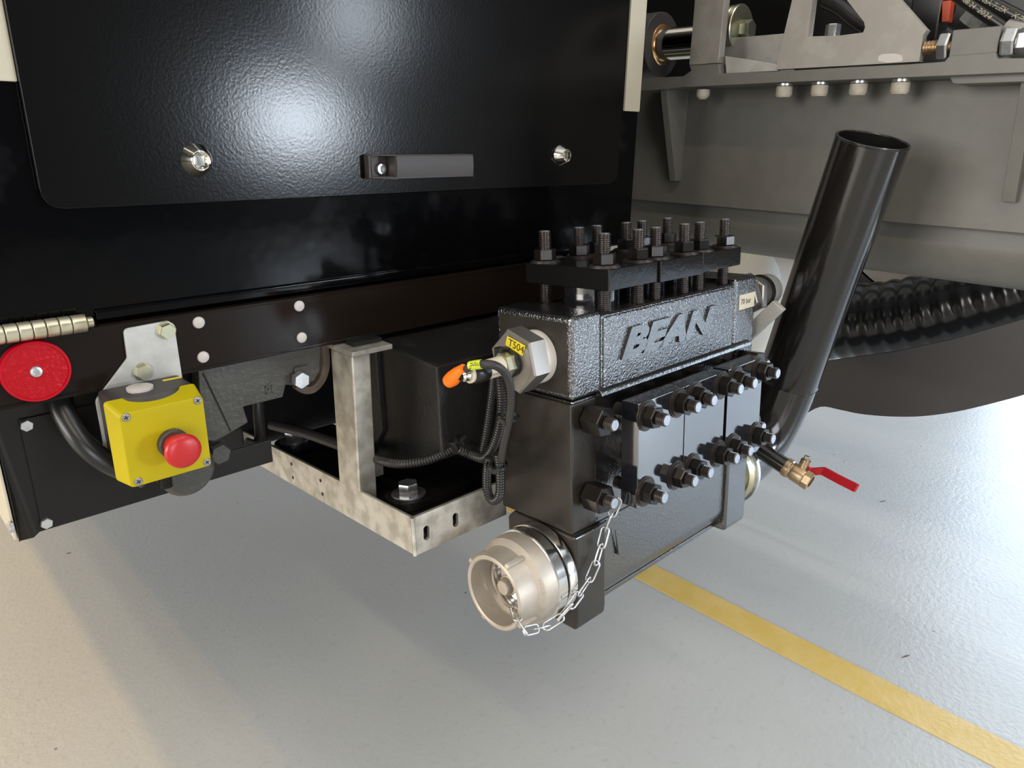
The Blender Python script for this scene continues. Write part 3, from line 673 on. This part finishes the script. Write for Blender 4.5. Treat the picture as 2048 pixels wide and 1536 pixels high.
# ------------------------------------------------------------------ conduits and cables
def conduit(name, label, pts, r, cat='conduit', ribs=True, m='conduit'):
    sp = resample(smooth_path(pts, 12), .0013 if ribs else .004)
    rr = [r * (1.0 if (i // 1) % 3 else .84) for i in range(len(sp))] if ribs else r
    rt = root(name, label, cat, sp[0], group='conduits around the pressure sensor' if name == 'conduit' else None); part('sleeve' if ribs else 'sheath', MB().tube(sp, rr, 12), M[m], rt, ang=60); return rt
XC = PO.x - .052
cz = conduit('conduit', 'black corrugated conduit sagging from behind the post to the clip', [at(660, 880, 1, .975), at(700, 893, 1, .935), at(735, 907, 1, .875), at(764, 921, 1, .81), at(800, 927, 1, .768), at(850, 921, 1, .745), at(888, 906, 1, .735), at(915, 891, 1, .730)], .0072)
clp = MB(); 
for x_, y_, r_ in ((910, 893, .010), (924, 886, .0105)):
    c = at(x_, y_, 1, .728); clp.cyl(c + Vector((-.007, -.002, -.001)), c + Vector((.007, .002, .002)), r_, 16)
part('clip', clp, M['tie'], cz, .001)
part('tee_branch', MB().cyl(at(906, 884, 1, .730), at(962, 906, 1, .715), .0085, 16), M['tie'], cz, .001)
c2 = conduit('conduit', 'black corrugated conduit running from the clip up to the sensor', [at(916, 898, 1, .722), at(940, 908, 1, .712), at(965, 916, 0, XC), at(980, 905, 0, XC), at(992, 880, 0, XC), at(1001, 845, 0, XC), at(1004, 800, 0, XC), at(1001, 760, 0, XC - .004), at(998, 728, 0, XC - .008)], .0073)
c3 = conduit('conduit', 'thinner black corrugated conduit hanging behind the sensor conduit', [at(965, 905, 0, XC + .012), at(972, 870, 0, XC + .012), at(980, 820, 0, XC + .012), at(986, 775, 0, XC + .01), at(990, 735, 0, XC)], .0062)
c4 = conduit('conduit', 'black corrugated conduit bent in a tight hanging loop', [at(978, 915, 0, XC - .016), at(974, 945, 0, XC - .014), at(974, 975, 0, XC - .012), at(980, 996, 0, XC - .012), at(990, 1001, 0, XC - .012), at(999, 990, 0, XC - .012), at(1001, 965, 0, XC - .012), at(999, 930, 0, XC - .014), at(995, 905, 0, XC - .016)], .0066)
c5 = conduit('sensor_cable', 'smooth black cable with lime tag arching over the sensor', [at(932, 740, 0, PO.x - .125), at(945, 731, 0, PO.x - .124), at(965, 728, 0, PO.x - .118), at(990, 731, 0, PO.x - .105), at(1008, 744, 0, PO.x - .09), at(1019, 768, 0, PO.x - .08), at(1022, 800, 0, PO.x - .074), at(1018, 840, 0, PO.x - .070), at(1008, 885, 0, PO.x - .068), at(1001, 925, 0, PO.x - .066)], .0052, 'cable', False, 'cable')
tg = MB().tube([at(940, 732, 0, PO.x - .1245), at(952, 729.5, 0, PO.x - .122), at(963, 728.3, 0, PO.x - .119)], .0058, 16)
tgp = part('cable_tag', tg, M['labelg'], c5)
tm = text_mb('T504', .0052, .0001); a_, b_ = at(962, 725, 0, PO.x - .1255), at(942, 729, 0, PO.x - .131)
part('print', place(tm, at(961, 724.5, 0, PO.x - .1262), b_ - a_, Vector((0, 0, -1))), M['ink'], tgp)
for (p_, w1, nm) in ((at(1013, 840, 0, PO.x - .066), .012, 'upper'), (at(983, 931, 0, PO.x - .074), .011, 'lower')):
    tmb = MB()
    dirn = (at(1018, 780, 0, p_.x) - at(1006, 880, 0, p_.x)).normalized() if nm == 'upper' else Vector((0, .1, 1)).normalized()
    bx_, by_, bz_ = basis(dirn)
    lpth = []
    cen = p_ + (Vector((.008, .006, 0)) if nm == 'upper' else Vector((.006, -.004, 0)))
    for i in range(20):
        a_ = 2 * PI * i / 20; lpth.append(cen + (Vector((0, 1, .05)) * math.cos(a_) * .0135 + Vector((1, 0, 0)) * math.sin(a_) * .0150))
    tmb.band(lpth + [lpth[0]], .004, dirn, .0012)
    tmb.box(cen.x - .018, cen.x - .011, cen.y - .014, cen.y - .007, cen.z - .003, cen.z + .004)
    rt = single('cable_tie', ('black cable tie strapping the sensor cable to the conduits' if nm == 'upper' else 'black cable tie around the top of the hanging conduit loop'), 'cable tie', tmb, M['tie'], cen, group='cable ties on the conduits')
# black hoses in the shadow behind the bracket
for k, (lab, pts, r_) in enumerate((('black hose hanging beside the foot bolt behind the bracket', [(515, 780, .99), (517, 830, .98), (520, 870, .965), (512, 890, .955), (490, 885, .96)], .008), ('black printed cable lying across the foot bolt', [(540, 848, 1.02), (570, 856, 1.0), (610, 866, .97), (650, 880, .94), (690, 895, .91)], .008))):
    sp = smooth_path([at(x, y, 1, Y) for x, y, Y in pts], 8); single('hose', lab, 'hose', MB().tube(sp, r_, 12), M['cable'], sp[0], group='cables behind the bracket')

# ------------------------------------------------------------------ suction coupling cap with chain
CV, CW = .0572, -.3638
cc = root('suction_coupling', 'cast aluminium coupling cap with lugs on the pump suction end', 'coupling', mw=PM)
cx = lambda u: (u, CV, CW)
part('adapter_ring', MB().lathe([(.060, -.002), (.0672, .000), (.0678, .003), (.0678, .014), (.0660, .0165), (.062, .0165)], cx(-.0185), (1, 0, 0), 64), M['alupol'], cc, local=True, label='polished adapter ring')
part('lock_ring', MB().lathe([(.058, -.002), (.0655, 0), (.0668, .0015), (.0668, .0165), (.0655, .018)], cx(-.0395), (1, 0, 0), 64), M['alupol'], cc, local=True)
cap = part('cap', MB().lathe([(.0470, .045), (.0466, 0), (.0485, -.0016), (.0512, -.0016), (.0532, 0), (.0548, .022), (.0562, .0285), (.0610, .0335), (.0636, .0365), (.0650, .046), (.0650, .060)], cx(-.0985), (1, 0, 0), 64, cap0=False, cap1=False), M['alucast'], cc, local=True, ang=28)
part('cap_floor', MB().lathe([(.0470, 0), (.040, -.002), (.038, -.006), (.034, -.006), (.032, -.002), (.0305, .006), (.0003, .008)], cx(-.062), (1, 0, 0), 56, cap0=False), M['alupol'], cc, local=True)
part('swivel_knob', MB().lathe([(.016, .014), (.016, .004), (.0135, .002), (.0125, -.004), (.0115, -.014), (.0098, -.0165), (.0003, -.017)], cx(-.066), (1, 0, 0), 32), M['alucast'], cc, local=True)
part('wire_ring', MB().lathe([(.0135, 0), (.0150, .001), (.0150, .0022), (.0135, .0032)], cx(-.073), (1, 0, 0), 32), M['chrome'], cc, local=True)
for a_ in (62, 148, -32, -118):
    a_ = math.radians(a_); dv, dw = math.cos(a_), math.sin(a_)   # dv along -v
    o_ = Vector((0, -dv, dw)); t_ = Vector((0, dw, dv))
    b_ = Vector(cx(-.0985)); r0 = .050
    pts = [b_ + o_ * r0 + Vector((0.000, 0, 0)), b_ + o_ * .0585 + Vector((.001, 0, 0)), b_ + o_ * .0595 + Vector((.006, 0, 0)), b_ + o_ * .0600 + Vector((.030, 0, 0)), b_ + o_ * r0 + Vector((.030, 0, 0))]
    part('lug', MB().prism([p + t_ * -.0035 for p in pts], t_ * .007), M['alucast'], cc, .0012, local=True)
tm = text_mb('68/E RVR', .0085, .0008)
aw = []
for v in tm.v:
    a_ = math.radians(28) - v.x / .0600
    aw.append(Vector((-.0655 + v.y * .75 - .0005 + .0, CV - (.0604 + (v.y * .45) + v.z) * math.cos(a_), CW + (.0604 + (v.y * .45) + v.z) * math.sin(a_))))
tm.v = aw
part('cast_print', tm, M['alucast'], cc, local=True)
# chain
ch = root('chain', 'thin zinc link chain hanging from a stud to the aluminium coupling cap', 'chain', pw(.04, -.03, -.25))
path = [pw(*pat(1236, 1000, 1, -.030)), pw(*pat(1229, 1018, 1, -.026)), pw(*pat(1213, 1053, 1, -.016)), pw(*pat(1200, 1100, 1, -.014)), pw(*pat(1183, 1150, 1, -.014)), pw(*pat(1153, 1197, 1, -.016)), pw(*pat(1130, 1225, 1, -.020)),
        pw(*pat(1106, 1247, 0, -.052)), pw(*pat(1075, 1257, 0, -.085)), pw(*pat(1046, 1262, 0, -.112)), pw(*pat(1038, 1245, 0, -.108)), pw(*pat(1030, 1222, 0, -.094)), pw(*pat(1021, 1200, 0, -.082))]
sp = resample(smooth_path(path, 16), .0245)
def link_mesh():
    w_, L_ = .0055, .0100; pts = []
    for i in range(8): a_ = -PI / 2 + PI * i / 7; pts.append((w_ * math.sin(a_) * 0 + math.cos(a_) * w_ * 0 + math.sin(a_) * w_, 0, L_ + math.cos(a_) * w_))
    for i in range(8): a_ = PI / 2 + PI * i / 7; pts.append((math.sin(a_) * w_, 0, -L_ + math.cos(a_) * w_))
    return make_mesh('link', MB().tube([(p[0], 0, p[2]) for p in pts], .00135, 8, closed=True), M['zinc'], ang=60)
lm = link_mesh()
for i in range(len(sp) - 1):
    a_, b_ = sp[i], sp[i + 1]; c = (a_ + b_) / 2; z = (b_ - a_).normalized()
    view = (CAM - c).normalized(); x = view.cross(z) if i % 2 == 0 else view
    o = inst(lm, 'link', ch, INV[ch] @ (frame(c, z, x) @ Matrix.Rotation(random.uniform(-.35, .35) + .25, 4, 'Z')))

# ------------------------------------------------------------------ right end: flange, fittings
fg = root('flange_coupling', 'zinc plated round flange coupling on the far end of the pump', 'coupling', mw=PM)
part('hub', MB().cyl((.458, CV, CW), (.478, CV, CW), .056, 40), M['zincy'], fg, .001, local=True)
part('face', MB().lathe([(.060, 0), (.066, .006), (.066, .014), (.060, .017)], (.472, CV, CW), (1, 0, 0), 56), M['zincy'], fg, local=True)
part('rim', MB().lathe([(.066, 0), (.0705, .001), (.0705, .008), (.068, .010)], (.485, CV, CW), (1, 0, 0), 56), M['zinc'], fg, local=True)
for a_ in (-.5, .45, 1.4):
    c = Vector((.470, CV - .052 * math.cos(a_), CW + .052 * math.sin(a_)))
    part('cap_screw', MB().lathe([(.0062, 0), (.0062, -.003), (.0052, -.0036), (.0032, -.0036), (.003, -.001), (.0003, -.001)], c + Vector((.004, 0, 0)), (1, 0, 0), 16), M['zincy'], fg, local=True)
pf = root('hex_fitting', 'bare steel double hex fitting on the pump outlet beside the pressure label', 'fitting', mw=PM)
fv, fw_ = .030, -.036
part('hex', MB().hexa((.460, fv, fw_), (1, 0, 0), .060, .020, .002, .2), M['steel'], pf, local=True, ang=20)
part('hex', MB().hexa((.482, fv, fw_), (1, 0, 0), .064, .016, .002, .5), M['steel'], pf, local=True, ang=20)
part('pipe_end', MB().cyl((.498, fv, fw_), (.525, fv, fw_), .027, 32), M['steel'], pf, .001, local=True)
part('clamp', MB().cyl((.524, fv, fw_), (.532, fv, fw_), .030, 32), M['rubber'], pf, .001, local=True)
part('hose_end', MB().cyl((.532, fv, fw_), (.56, fv, fw_), .028, 32), M['galv2'], pf, .001, local=True)

# ------------------------------------------------------------------ standpipe with elbow
T0, T1 = far(1745, 281, 1.15), far(1575, 760, 1.395); PR = .0560
dT = (T1 - T0).normalized(); inl = pw(.498, CV, CW)
crn = Vector((1.300, T1.y + (T1.z - inl.z) * .19, inl.z))
sp_ = root('standpipe', 'tall glossy black open-topped pipe leaning outwards beside the pump', 'pipe', inl)
def tube_wall(path, r, t, seg=48):
    n = len(path); mb = MB(); mb.tube(path, r, seg, cap=False); mb2 = MB().tube(path, r - t, seg, cap=False)
    o = len(mb.v); mb.add(mb2.v, [f[::-1] for f in mb2.f])
    for e, fl_ in ((0, False), ((n - 1) * seg, True)):
        for k in range(seg):
            f = (e + k, e + (k + 1) % seg, o + e + (k + 1) % seg, o + e + k); mb.f.append(list(f if fl_ else f[::-1]))
    return mb
st = [T0 + (T1 - T0) * i / 6 for i in range(7)]
part('pipe', tube_wall(st, PR, .004), M['pipe'], sp_)
part('rim', MB().tube([T0 + (basis(dT)[0] * math.cos(a) + basis(dT)[1] * math.sin(a)) * (PR - .001) for a in [2 * PI * i / 48 for i in range(48)]], .0022, 8, closed=True), M['pipe'], sp_)
el = []
for i in range(15):
    t = i / 14; el.append((1 - t) ** 2 * T1 + 2 * t * (1 - t) * crn + t * t * Vector((inl.x + .03, inl.y, inl.z)))
part('elbow', tube_wall(el + [inl], PR, .004), M['pipe'], sp_)
part('weld_seam', MB().tube([T1 + (basis(dT)[0] * math.cos(a) + basis(dT)[1] * math.sin(a)) * PR for a in [2 * PI * i / 48 for i in range(48)]], .0011, 6, closed=True), M['pipe'], sp_)
# ball valve on the elbow
v0, v1, v2 = far(1537, 911, 1.300), far(1566, 930, 1.285), far(1622, 964, 1.255)
dv_ = (v2 - v1).normalized(); L_ = (v2 - v1).length
bv = root('ball_valve', 'small brass ball valve with red lever on a black nipple', 'valve', v1)
part('nipple', MB().cyl(v0 - (v1 - v0) * .6, v1 + dv_ * .004, .0150, 24), M['pipe'], bv)
part('body', MB().lathe([(.0165, .004), (.0172, .006), (.0172, .014), (.0150, .016), (.0150, .020), (.0162, .022), (.0165, .038), (.0150, .043), (.0150, L_ - .012)], v1, dv_, 28), M['brass'], bv, .0004)
part('hex_end', MB().lathe([(.0165, 0), (.0175, .0012), (.0175, .0118), (.0165, .013), (.0118, .013), (.0115, .002), (.0003, .002)], v1 + dv_ * (L_ - .013), dv_, 8, cap1=True), M['brass'], bv, ang=20)
up_ = (Vector((0, 0, 1)) * .9 + (rx * .25)).normalized(); stc = v1 + dv_ * .032
part('stem', MB().cyl(stc + up_ * .012, stc + up_ * .030, .0085, 20).cyl(stc + up_ * .030, stc + up_ * .036, .0045, 12), M['brass'], bv)
lv = [far(1600, 929, 1.262), far(1612, 934, 1.26), far(1621, 943, 1.256), far(1642, 942, 1.248), far(1650, 944, 1.243), far(1680, 960, 1.222), far(1706, 973, 1.204), far(1713, 977, 1.198)]
part('lever', MB().band(smooth_path(lv, 5), .0145, up_ * .75 - dn * .2 + fw * -.25, .0055), M['levred'], bv, .0018)
part('lever_nut', MB().hexa(stc + up_ * .031, up_, .010, .006, .0008), M['zinc'], bv)

# ------------------------------------------------------------------ grey subframe beam on the right
XW, XF = 1.452, 1.362
bm_ = root('subframe_beam', 'long grey painted subframe beam with flange and row of cream cap screws', 'beam', (XW, .6, .85))
fp = [(1270, 158), (1366, 152.5), (1382, 141), (1378, 130), (1437, 127), (1440, 148), (1453, 146), (1540, 143.5), (1700, 134), (1808, 129), (1889, 123), (1898, 112), (1992, 104), (1995, 116), (2048, 116), (2700, 81), (2700, 112), (2048, 145), (1808, 155), (1557, 165), (1356, 175), (1336, 178), (1270, 182)]
part('flange', MB().prism([at(x, y, 0, XF) for x, y in fp], (.16, 0, 0)), M['grey'], bm_, .0012)
zf = at(1560, 165, 0, XF).z; zwb = at(1650, 432, 0, XW).z
part('web', MB().box(XW, XW + .012, -.15, 1.40, zwb, zf), M['grey'], bm_, .001)
part('flange_pad', MB().prism([at(x, y, 0, XF + .02) for x, y in ((1900, 156), (1905, 166), (1912, 168), (2200, 158), (2200, 142), (1900, 150))], (.07, 0, 0)), M['grey'], bm_, .001)
gz = at(1350, 362, 0, XW - .02).z; gy = at(1344, 270, 0, 1.41).y
part('gusset', MB().prism([(XW, gy - .006, zf), (XF + .006, gy - .006, zf), (XF + .010, gy - .006, zf - .02), (XW - .022, gy - .006, gz), (XW, gy - .006, gz)], (0, .016, 0)), M['grey'], bm_, .001)
gy2 = at(2042, 350, 0, XW).y; gz2 = at(2040, 405, 0, XW - .01).z
part('gusset', MB().prism([(XW, gy2 - .004, zf), (XF + .03, gy2 - .004, zf), (XW - .016, gy2 - .004, gz2), (XW, gy2 - .004, gz2)], (0, .02, 0)), M['grey'], bm_, .001)
XS = XF + .022
for px, py in ((1407, 178), (1570, 167), (1641, 165), (1719, 161), (1803, 159)):
    c = at(px, py, 0, XS); small = .0130 if px < 1500 else .0145; c.z = zf
    b_ = part('cap_screw', MB().lathe([(small, .006), (small * 1.02, .020 if px > 1500 else .016), (small * .82, .0245 if px > 1500 else .021), (small * .45, .0245), (small * .42, .016), (.0003, .016)], c, (0, 0, -1), 24), M['capwhite'], bm_)
    if px > 1500: part('washer', MB().cyl(c, c + Vector((0, 0, -.0055)), small * .98, 24, ch=.0008), M['zinc'], b_)
# rounded underside below the web
rb_ = MB(); yb0, yb1 = -.15, 1.9; zc = zwb - .010
pr = [(XW + .03, zwb)] + [(1.560 - .085 * math.cos(a), zc - .020 - .078 * math.sin(a)) for a in [i * PI / 14 for i in range(15)]] + [(1.645, zwb)]
rb_.prism([(x, yb0, z) for x, z in pr], (0, yb1 - yb0, 0))
single('chassis_tube', 'dark grey round-bottomed chassis member running below the grey beam', 'beam', rb_, M['grey'], (1.56, .6, .75), 0, 40)
# frame plate with triangular hole
XT = XF + .004
fpx = [(1551, 139), (1584, 0), (1590, -40), (1770, -40), (1800, 0), (1853, 60), (1846, 70), (1838, 123), (1700, 131)]
hole = [(1616, 73), (1625, 0), (1630, -18), (1688, -14), (1695, 2), (1728, 44), (1730, 55), (1726, 65), (1680, 71)]
tpz_ = root('frame_plate', 'flat grey steel plate with triangular cut-out standing on the beam flange', 'plate', at(1700, 131, 0, XT))
part('plate', MB().prism_hole([at(x, y, 0, XT) for x, y in fpx], [at(x, y, 0, XT) for x, y in hole], (.018, 0, 0)), M['greyplate'], tpz_)
wp = [(1755, 122), (1757, 111), (1765, 108), (1790, 107), (1803, 110), (1806, 119), (1803, 123), (1775, 126)]
part('putty_patch', MB().prism(rounded([at(x, y, 0, XT - .0004) for x, y in wp], .003, 2), (.0008, 0, 0)), M['whiteplastic'], tpz_)
# adjusting screw, nuts and block
c0 = at(1838, 97, 0, XT + .012); cy = c0.z
aj = root('adjuster_screw', 'brass-coloured threaded adjuster with zinc hex nuts either side of a block', 'bolt', c0)
y_of = lambda x, y: at(x, y, 0, XT + .012).y
ya, yb_, yc_, yd_, ye_ = y_of(1840, 97), y_of(1880, 95), y_of(1901, 93), y_of(2006, 89), y_of(2034, 86)
part('thread', MB().thread((XT + .012, ya, cy), (0, -1, 0), .0112, ya - yd_ + .09, .0052, 20), M['brass'], aj)
part('hex_nut', MB().hexa((XT + .012, yb_, cy), (0, -1, 0), .037, yb_ - yc_, .003, 0.0), M['zinc'], aj, ang=20)
part('hex_nut', MB().hexa((XT + .012, yd_, cy), (0, -1, 0), .037, .018, .003, 0.0), M['zinc'], aj, ang=20)
part('hex_nut', MB().hexa((XT + .012, yd_ - .019, cy), (0, -1, 0), .034, .015, .003, .5), M['zinc'], aj, ang=20)
bq = [(1897, 114), (1906, 60), (2004, 51), (1993, 106)]
single('clamp_block', 'grey rectangular block welded on the beam around the adjuster', 'block', MB().prism([at(x, y, 0, XF + .002) for x, y in bq], (.03, 0, 0)), M['grey'], at(1950, 80, 0, XF), .0015)
# clamp bar, cylinder with rod, and clevis bolt
cb = [(1378, 130), (1392, -30), (1452, -30), (1436, 126)]
single('clamp_bar', 'brushed upright flat bar clamped in front of the piston rod', 'bar', MB().prism([at(x, y, 0, XF - .002) for x, y in cb], (.02, 0, 0)), M['greybare'], at(1410, 128, 0, XF), .001)
XCY = 1.56
c1 = at(1325, 90, 0, XCY); zc_ = c1.z
cyl_ = root('hydraulic_cylinder', 'grey hydraulic cylinder barrel with polished rod behind the upright bar', 'cylinder', (XCY, c1.y, zc_))
part('barrel', MB().lathe([(.068, 0), (.071, .002), (.071, .6)], (XCY, c1.y, zc_), (0, 1, 0), 40), M['darkgrey'], cyl_, .001)
part('seal', MB().lathe([(.042, 0), (.045, .002), (.045, .008)], (XCY, c1.y - .004, zc_), (0, 1, 0), 36), M['copper'], cyl_)
part('rod', MB().cyl((XCY, c1.y, zc_), (XCY, at(1470, 80, 0, XCY).y, zc_), .036, 32), M['chrome'], cyl_)
c3_ = at(1478, 58, 0, 1.50)
cv_ = root('clevis_pin', 'round retaining disc with hex bolt beside the upright bar', 'bolt', c3_)
part('disc', MB().cyl(c3_ + Vector((0, .006, 0)), c3_ + Vector((0, -.006, 0)), .047, 40, ch=.0015).cyl(c3_ + Vector((0, .020, 0)), c3_ + Vector((0, .0075, 0)), .046, 40, ch=.0015), M['zincy'], cv_)
part('bolt', MB().hexa(c3_ + Vector((.006, -.006, -.002)), (0, -1, 0), .034, .020, .0025, .5), M['zincy'], cv_)
part('block', MB().box(c3_.x - .03, c3_.x + .05, c3_.y - .12, c3_.y + .02, c3_.z - .075, c3_.z - .02), M['galv2'], cv_, .002)
wq = [(1452, 147), (1450, 112), (1552, 127), (1556, 142)]
single('wedge_block', 'bright worn steel wedge lying on the beam flange', 'wedge', MB().prism([at(x, y, 0, XF + .012) for x, y in wq], (.07, 0, 0)), M['galv2'], at(1500, 140, 0, XF + .012), .001)
# added dark panel behind the hydraulics, stands in for the dark depth
single('dark_back_panel', 'added black panel standing in for the dark depth behind the hydraulic hoses', 'tank', MB().box(1.86, 1.90, -.3, 1.9, .96, 2.4), M['rubber'], (1.86, .5, .96), .004)
# hydraulic hoses with print
def hose_print(name, label, p0, p1, r, words, X):
    a_, b_ = at(*p0, 0, X), at(*p1, 0, X); rt = root(name, label, 'hose', a_, group='hydraulic hoses above the beam')
    part('hose', MB().tube([a_ + (b_ - a_) * i / 6 for i in range(7)], r, 24), M['rubber'], rt)
    d = (b_ - a_).normalized(); view = (CAM - (a_ + b_) / 2); nrm = (view - d * view.dot(d)).normalized(); tq = nrm.cross(d)
    for px, px1, size, wd, off in words:
        tm = text_mb(wd, size, .0001, .15); s0 = (at(px[0], px[1], 0, X) - a_).dot(d); s1 = (at(px1[0], px1[1], 0, X) - a_).dot(d)
        k = (s1 - s0) / max(v.x for v in tm.v); tm.v = [Vector((v.x * k, v.y, v.z)) for v in tm.v]
        tm.v = [a_ + d * (s0 + v.x) + (nrm * math.cos((off + v.y) / r) + tq * math.sin((off + v.y) / r)) * (r + .0002) for v in tm.v]
        part('print', tm, M['inkw'], rt)
    return rt
hose_print('hydraulic_hose', 'thin black hydraulic hose printed with a date', (1884, -31), (2100, 117), .0105, [((1919, -4), (1951, 19), .0105, 'C-08/24', -.0035), ((1957, 23), (1983, 40), .0105, '2024', -.0035)], 1.47)
hose_print('hydraulic_hose', 'thin black hydraulic hose printed with large maker letters', (1900, -35), (2120, 77), .0105, [((1944, -7), (2014, 29), .011, 'HANSA/FLEX', -.0035), ((2026, 32), (2056, 47), .011, 'KP6', -.0035)], 1.47)
fpz = [at(2010, 60, 0, 1.44), at(2036, 68, 0, 1.44), at(2060, 82, 0, 1.44)]
single('hose_ferrule', 'steel hose ferrule beside the printed hoses', 'ferrule', MB().tube(fpz, [.017, .019, .019], 20), M['steel'], fpz[0])
c = at(1890, 20, 0, 1.56)
oc_ = root('plug_connector', 'black plug connector with red-orange latch among the hoses', 'connector', c)
part('housing', MB().box(c.x, c.x + .05, c.y + .006, c.y + .06, c.z - .05, c.z + .03), M['tie'], oc_, .004)
part('latch', MB().prism([at(x, y, 0, 1.555) for x, y in ((1883, 44), (1884, 2), (1903, 0), (1897, 43))], (.02, 0, 0)), M['redclip'], oc_, .001)
wl = smooth_path([at(1650, 0, 0, 1.66), at(1680, 15, 0, 1.66), at(1705, 35, 0, 1.66), at(1735, 55, 0, 1.66), at(1780, 75, 0, 1.66)], 6)
single('braided_hose', 'black braided hose seen through the triangular cut-out', 'hose', MB().tube(wl, .016, 16), M['conduit'], wl[0])
c = at(1665, 66, 0, 1.50)
single('hex_bolt', 'bright zinc hex bolt head inside the triangular cut-out', 'bolt', MB().hexa(c + Vector((0, .0, -.03)), (0, 0, 1), .024, .045, .002, .3), M['zinc'], c)
fq = smooth_path([at(1930, 45, 0, 1.53), at(1945, 40, 0, 1.53), at(1958, 55, 0, 1.53)], 3)
single('hose_fitting', 'zinc hex hose fitting behind the clamp block', 'fitting', MB().hexa(at(1937, 52, 0, 1.53), (0, -.6, .8), .036, .035, .003), M['zinc'], fq[0])
for k, (p0, p1, r_, X_, lab) in enumerate((((1640, -20), (1900, 30), .02, 1.72, 'black hydraulic hose crossing behind the frame plate'), ((1820, 30), (1920, 90), .016, 1.62, 'black hydraulic hose disappearing behind the clamp block'))):
    a_, b_ = at(*p0, 0, X_), at(*p1, 0, X_); single('hydraulic_hose', lab, 'hose', MB().tube([a_, a_.lerp(b_, .5), b_], r_, 18), M['rubber'], a_, group='hydraulic hoses above the beam')

# ------------------------------------------------------------------ suction hose, shield and wheel to the right
XH = 1.84
hpts = [at(1600, 650, 0, XH), at(1660, 645, 0, XH), at(1760, 640, 0, XH), at(1860, 625, 0, XH), at(1960, 600, 0, XH), at(2080, 570, 0, XH)]
sp = resample(smooth_path(hpts, 10), .0045)
rr = [.094 + .0022 * math.cos(2 * PI * i / 9) - .006 * (i / len(sp)) for i in range(len(sp))]
sh = root('suction_hose', 'fat glossy black ribbed suction hose crossing behind the standpipe', 'hose', sp[0])
part('hose', MB().tube(sp, rr, 32), M['hose'], sh, ang=60)
part('cuff', MB().tube([sp[2], sp[4], sp[6], sp[8]], [.1045, .106, .106, .1045], 32), M['rubber'], sh, .001)
XM = 1.70
lowc = [(1575, 850), (1600, 835), (1640, 814), (1680, 820), (1720, 828), (1775, 833), (1840, 833), (1910, 824), (1980, 808), (2060, 786), (2180, 745)]
upc = [(2180, 590), (2048, 638), (1900, 680), (1790, 703), (1655, 722), (1575, 726)]
single('curved_shield', 'dark grey steel shield with bow-shaped lower edge below the suction hose', 'shield', MB().prism(smooth_path([at(x, y, 0, XM) for x, y in lowc], 4) + [at(x, y, 0, XM) for x, y in upc], (.012, 0, 0)), M['darkgrey'], at(1800, 833, 0, XM), .001)
# cream tank end behind the pump outlet
c = at(1530, 640, 0, 2.05)
ct = root('cream_tank', 'cream painted rounded tank end glimpsed behind the pump outlet', 'tank', c)
part('shell', MB().lathe([(.0004, -.02), (.12, -.012), (.20, 0), (.225, .03), (.225, .3)], (2.05, c.y + .05, c.z), (0, 1, 0), 48), M['creamtank'], ct)
part('hanger_strap', MB().box(2.03, 2.07, c.y + .12, c.y + .16, c.z + .2, 1.30).box(1.90, 2.07, c.y + .12, c.y + .16, 1.26, 1.30), M['galv'], ct, .001)
part('outlet_strut', MB().prism([at(x, y, 0, 1.135) for x, y in ((1480, 664), (1545, 602), (1566, 620), (1490, 690))], (.012, 0, 0)), M['galv2'], pump, .001, label='light grey slanting strut')
# wheel arch behind
wc = at(1850, 430, 0, 2.3)
wh = root('wheel', 'large black tyre with pale rim low behind the chassis', 'wheel', wc)
part('tyre', MB().lathe([(.235, 0), (.262, -.006), (.315, -.006), (.325, .02), (.325, .2)], wc, (1, 0, 0), 64, cap0=False), M['rubber'], wh)
part('rim', MB().lathe([(.236, .02), (.22, .03), (.10, .06), (.0005, .05)], wc, (1, 0, 0), 56, cap0=False), M['alucast'], wh)

# small litter on the floor
for k, (px, py, L_, lab) in enumerate(((1765, 1003, .012, 'tiny dark splinter on the bright floor below the curved shield'), (1811, 1313, .012, 'tiny dark splinter on the floor beyond the yellow line'), (137, 1107, .006, 'tiny dark chip on the floor below the skirt panel corner'))):
    c = at(px, py, 2, 0); d = Vector((L_, -L_ * .4, 0))
    single('splinter', lab, 'debris', MB().prism(rounded([c - d, c + Vector((0, -.002, 0)), c + d, c + Vector((0, .002, 0))], .001, 2), (0, 0, .0012)), M['rust'], c, group='litter on the floor')
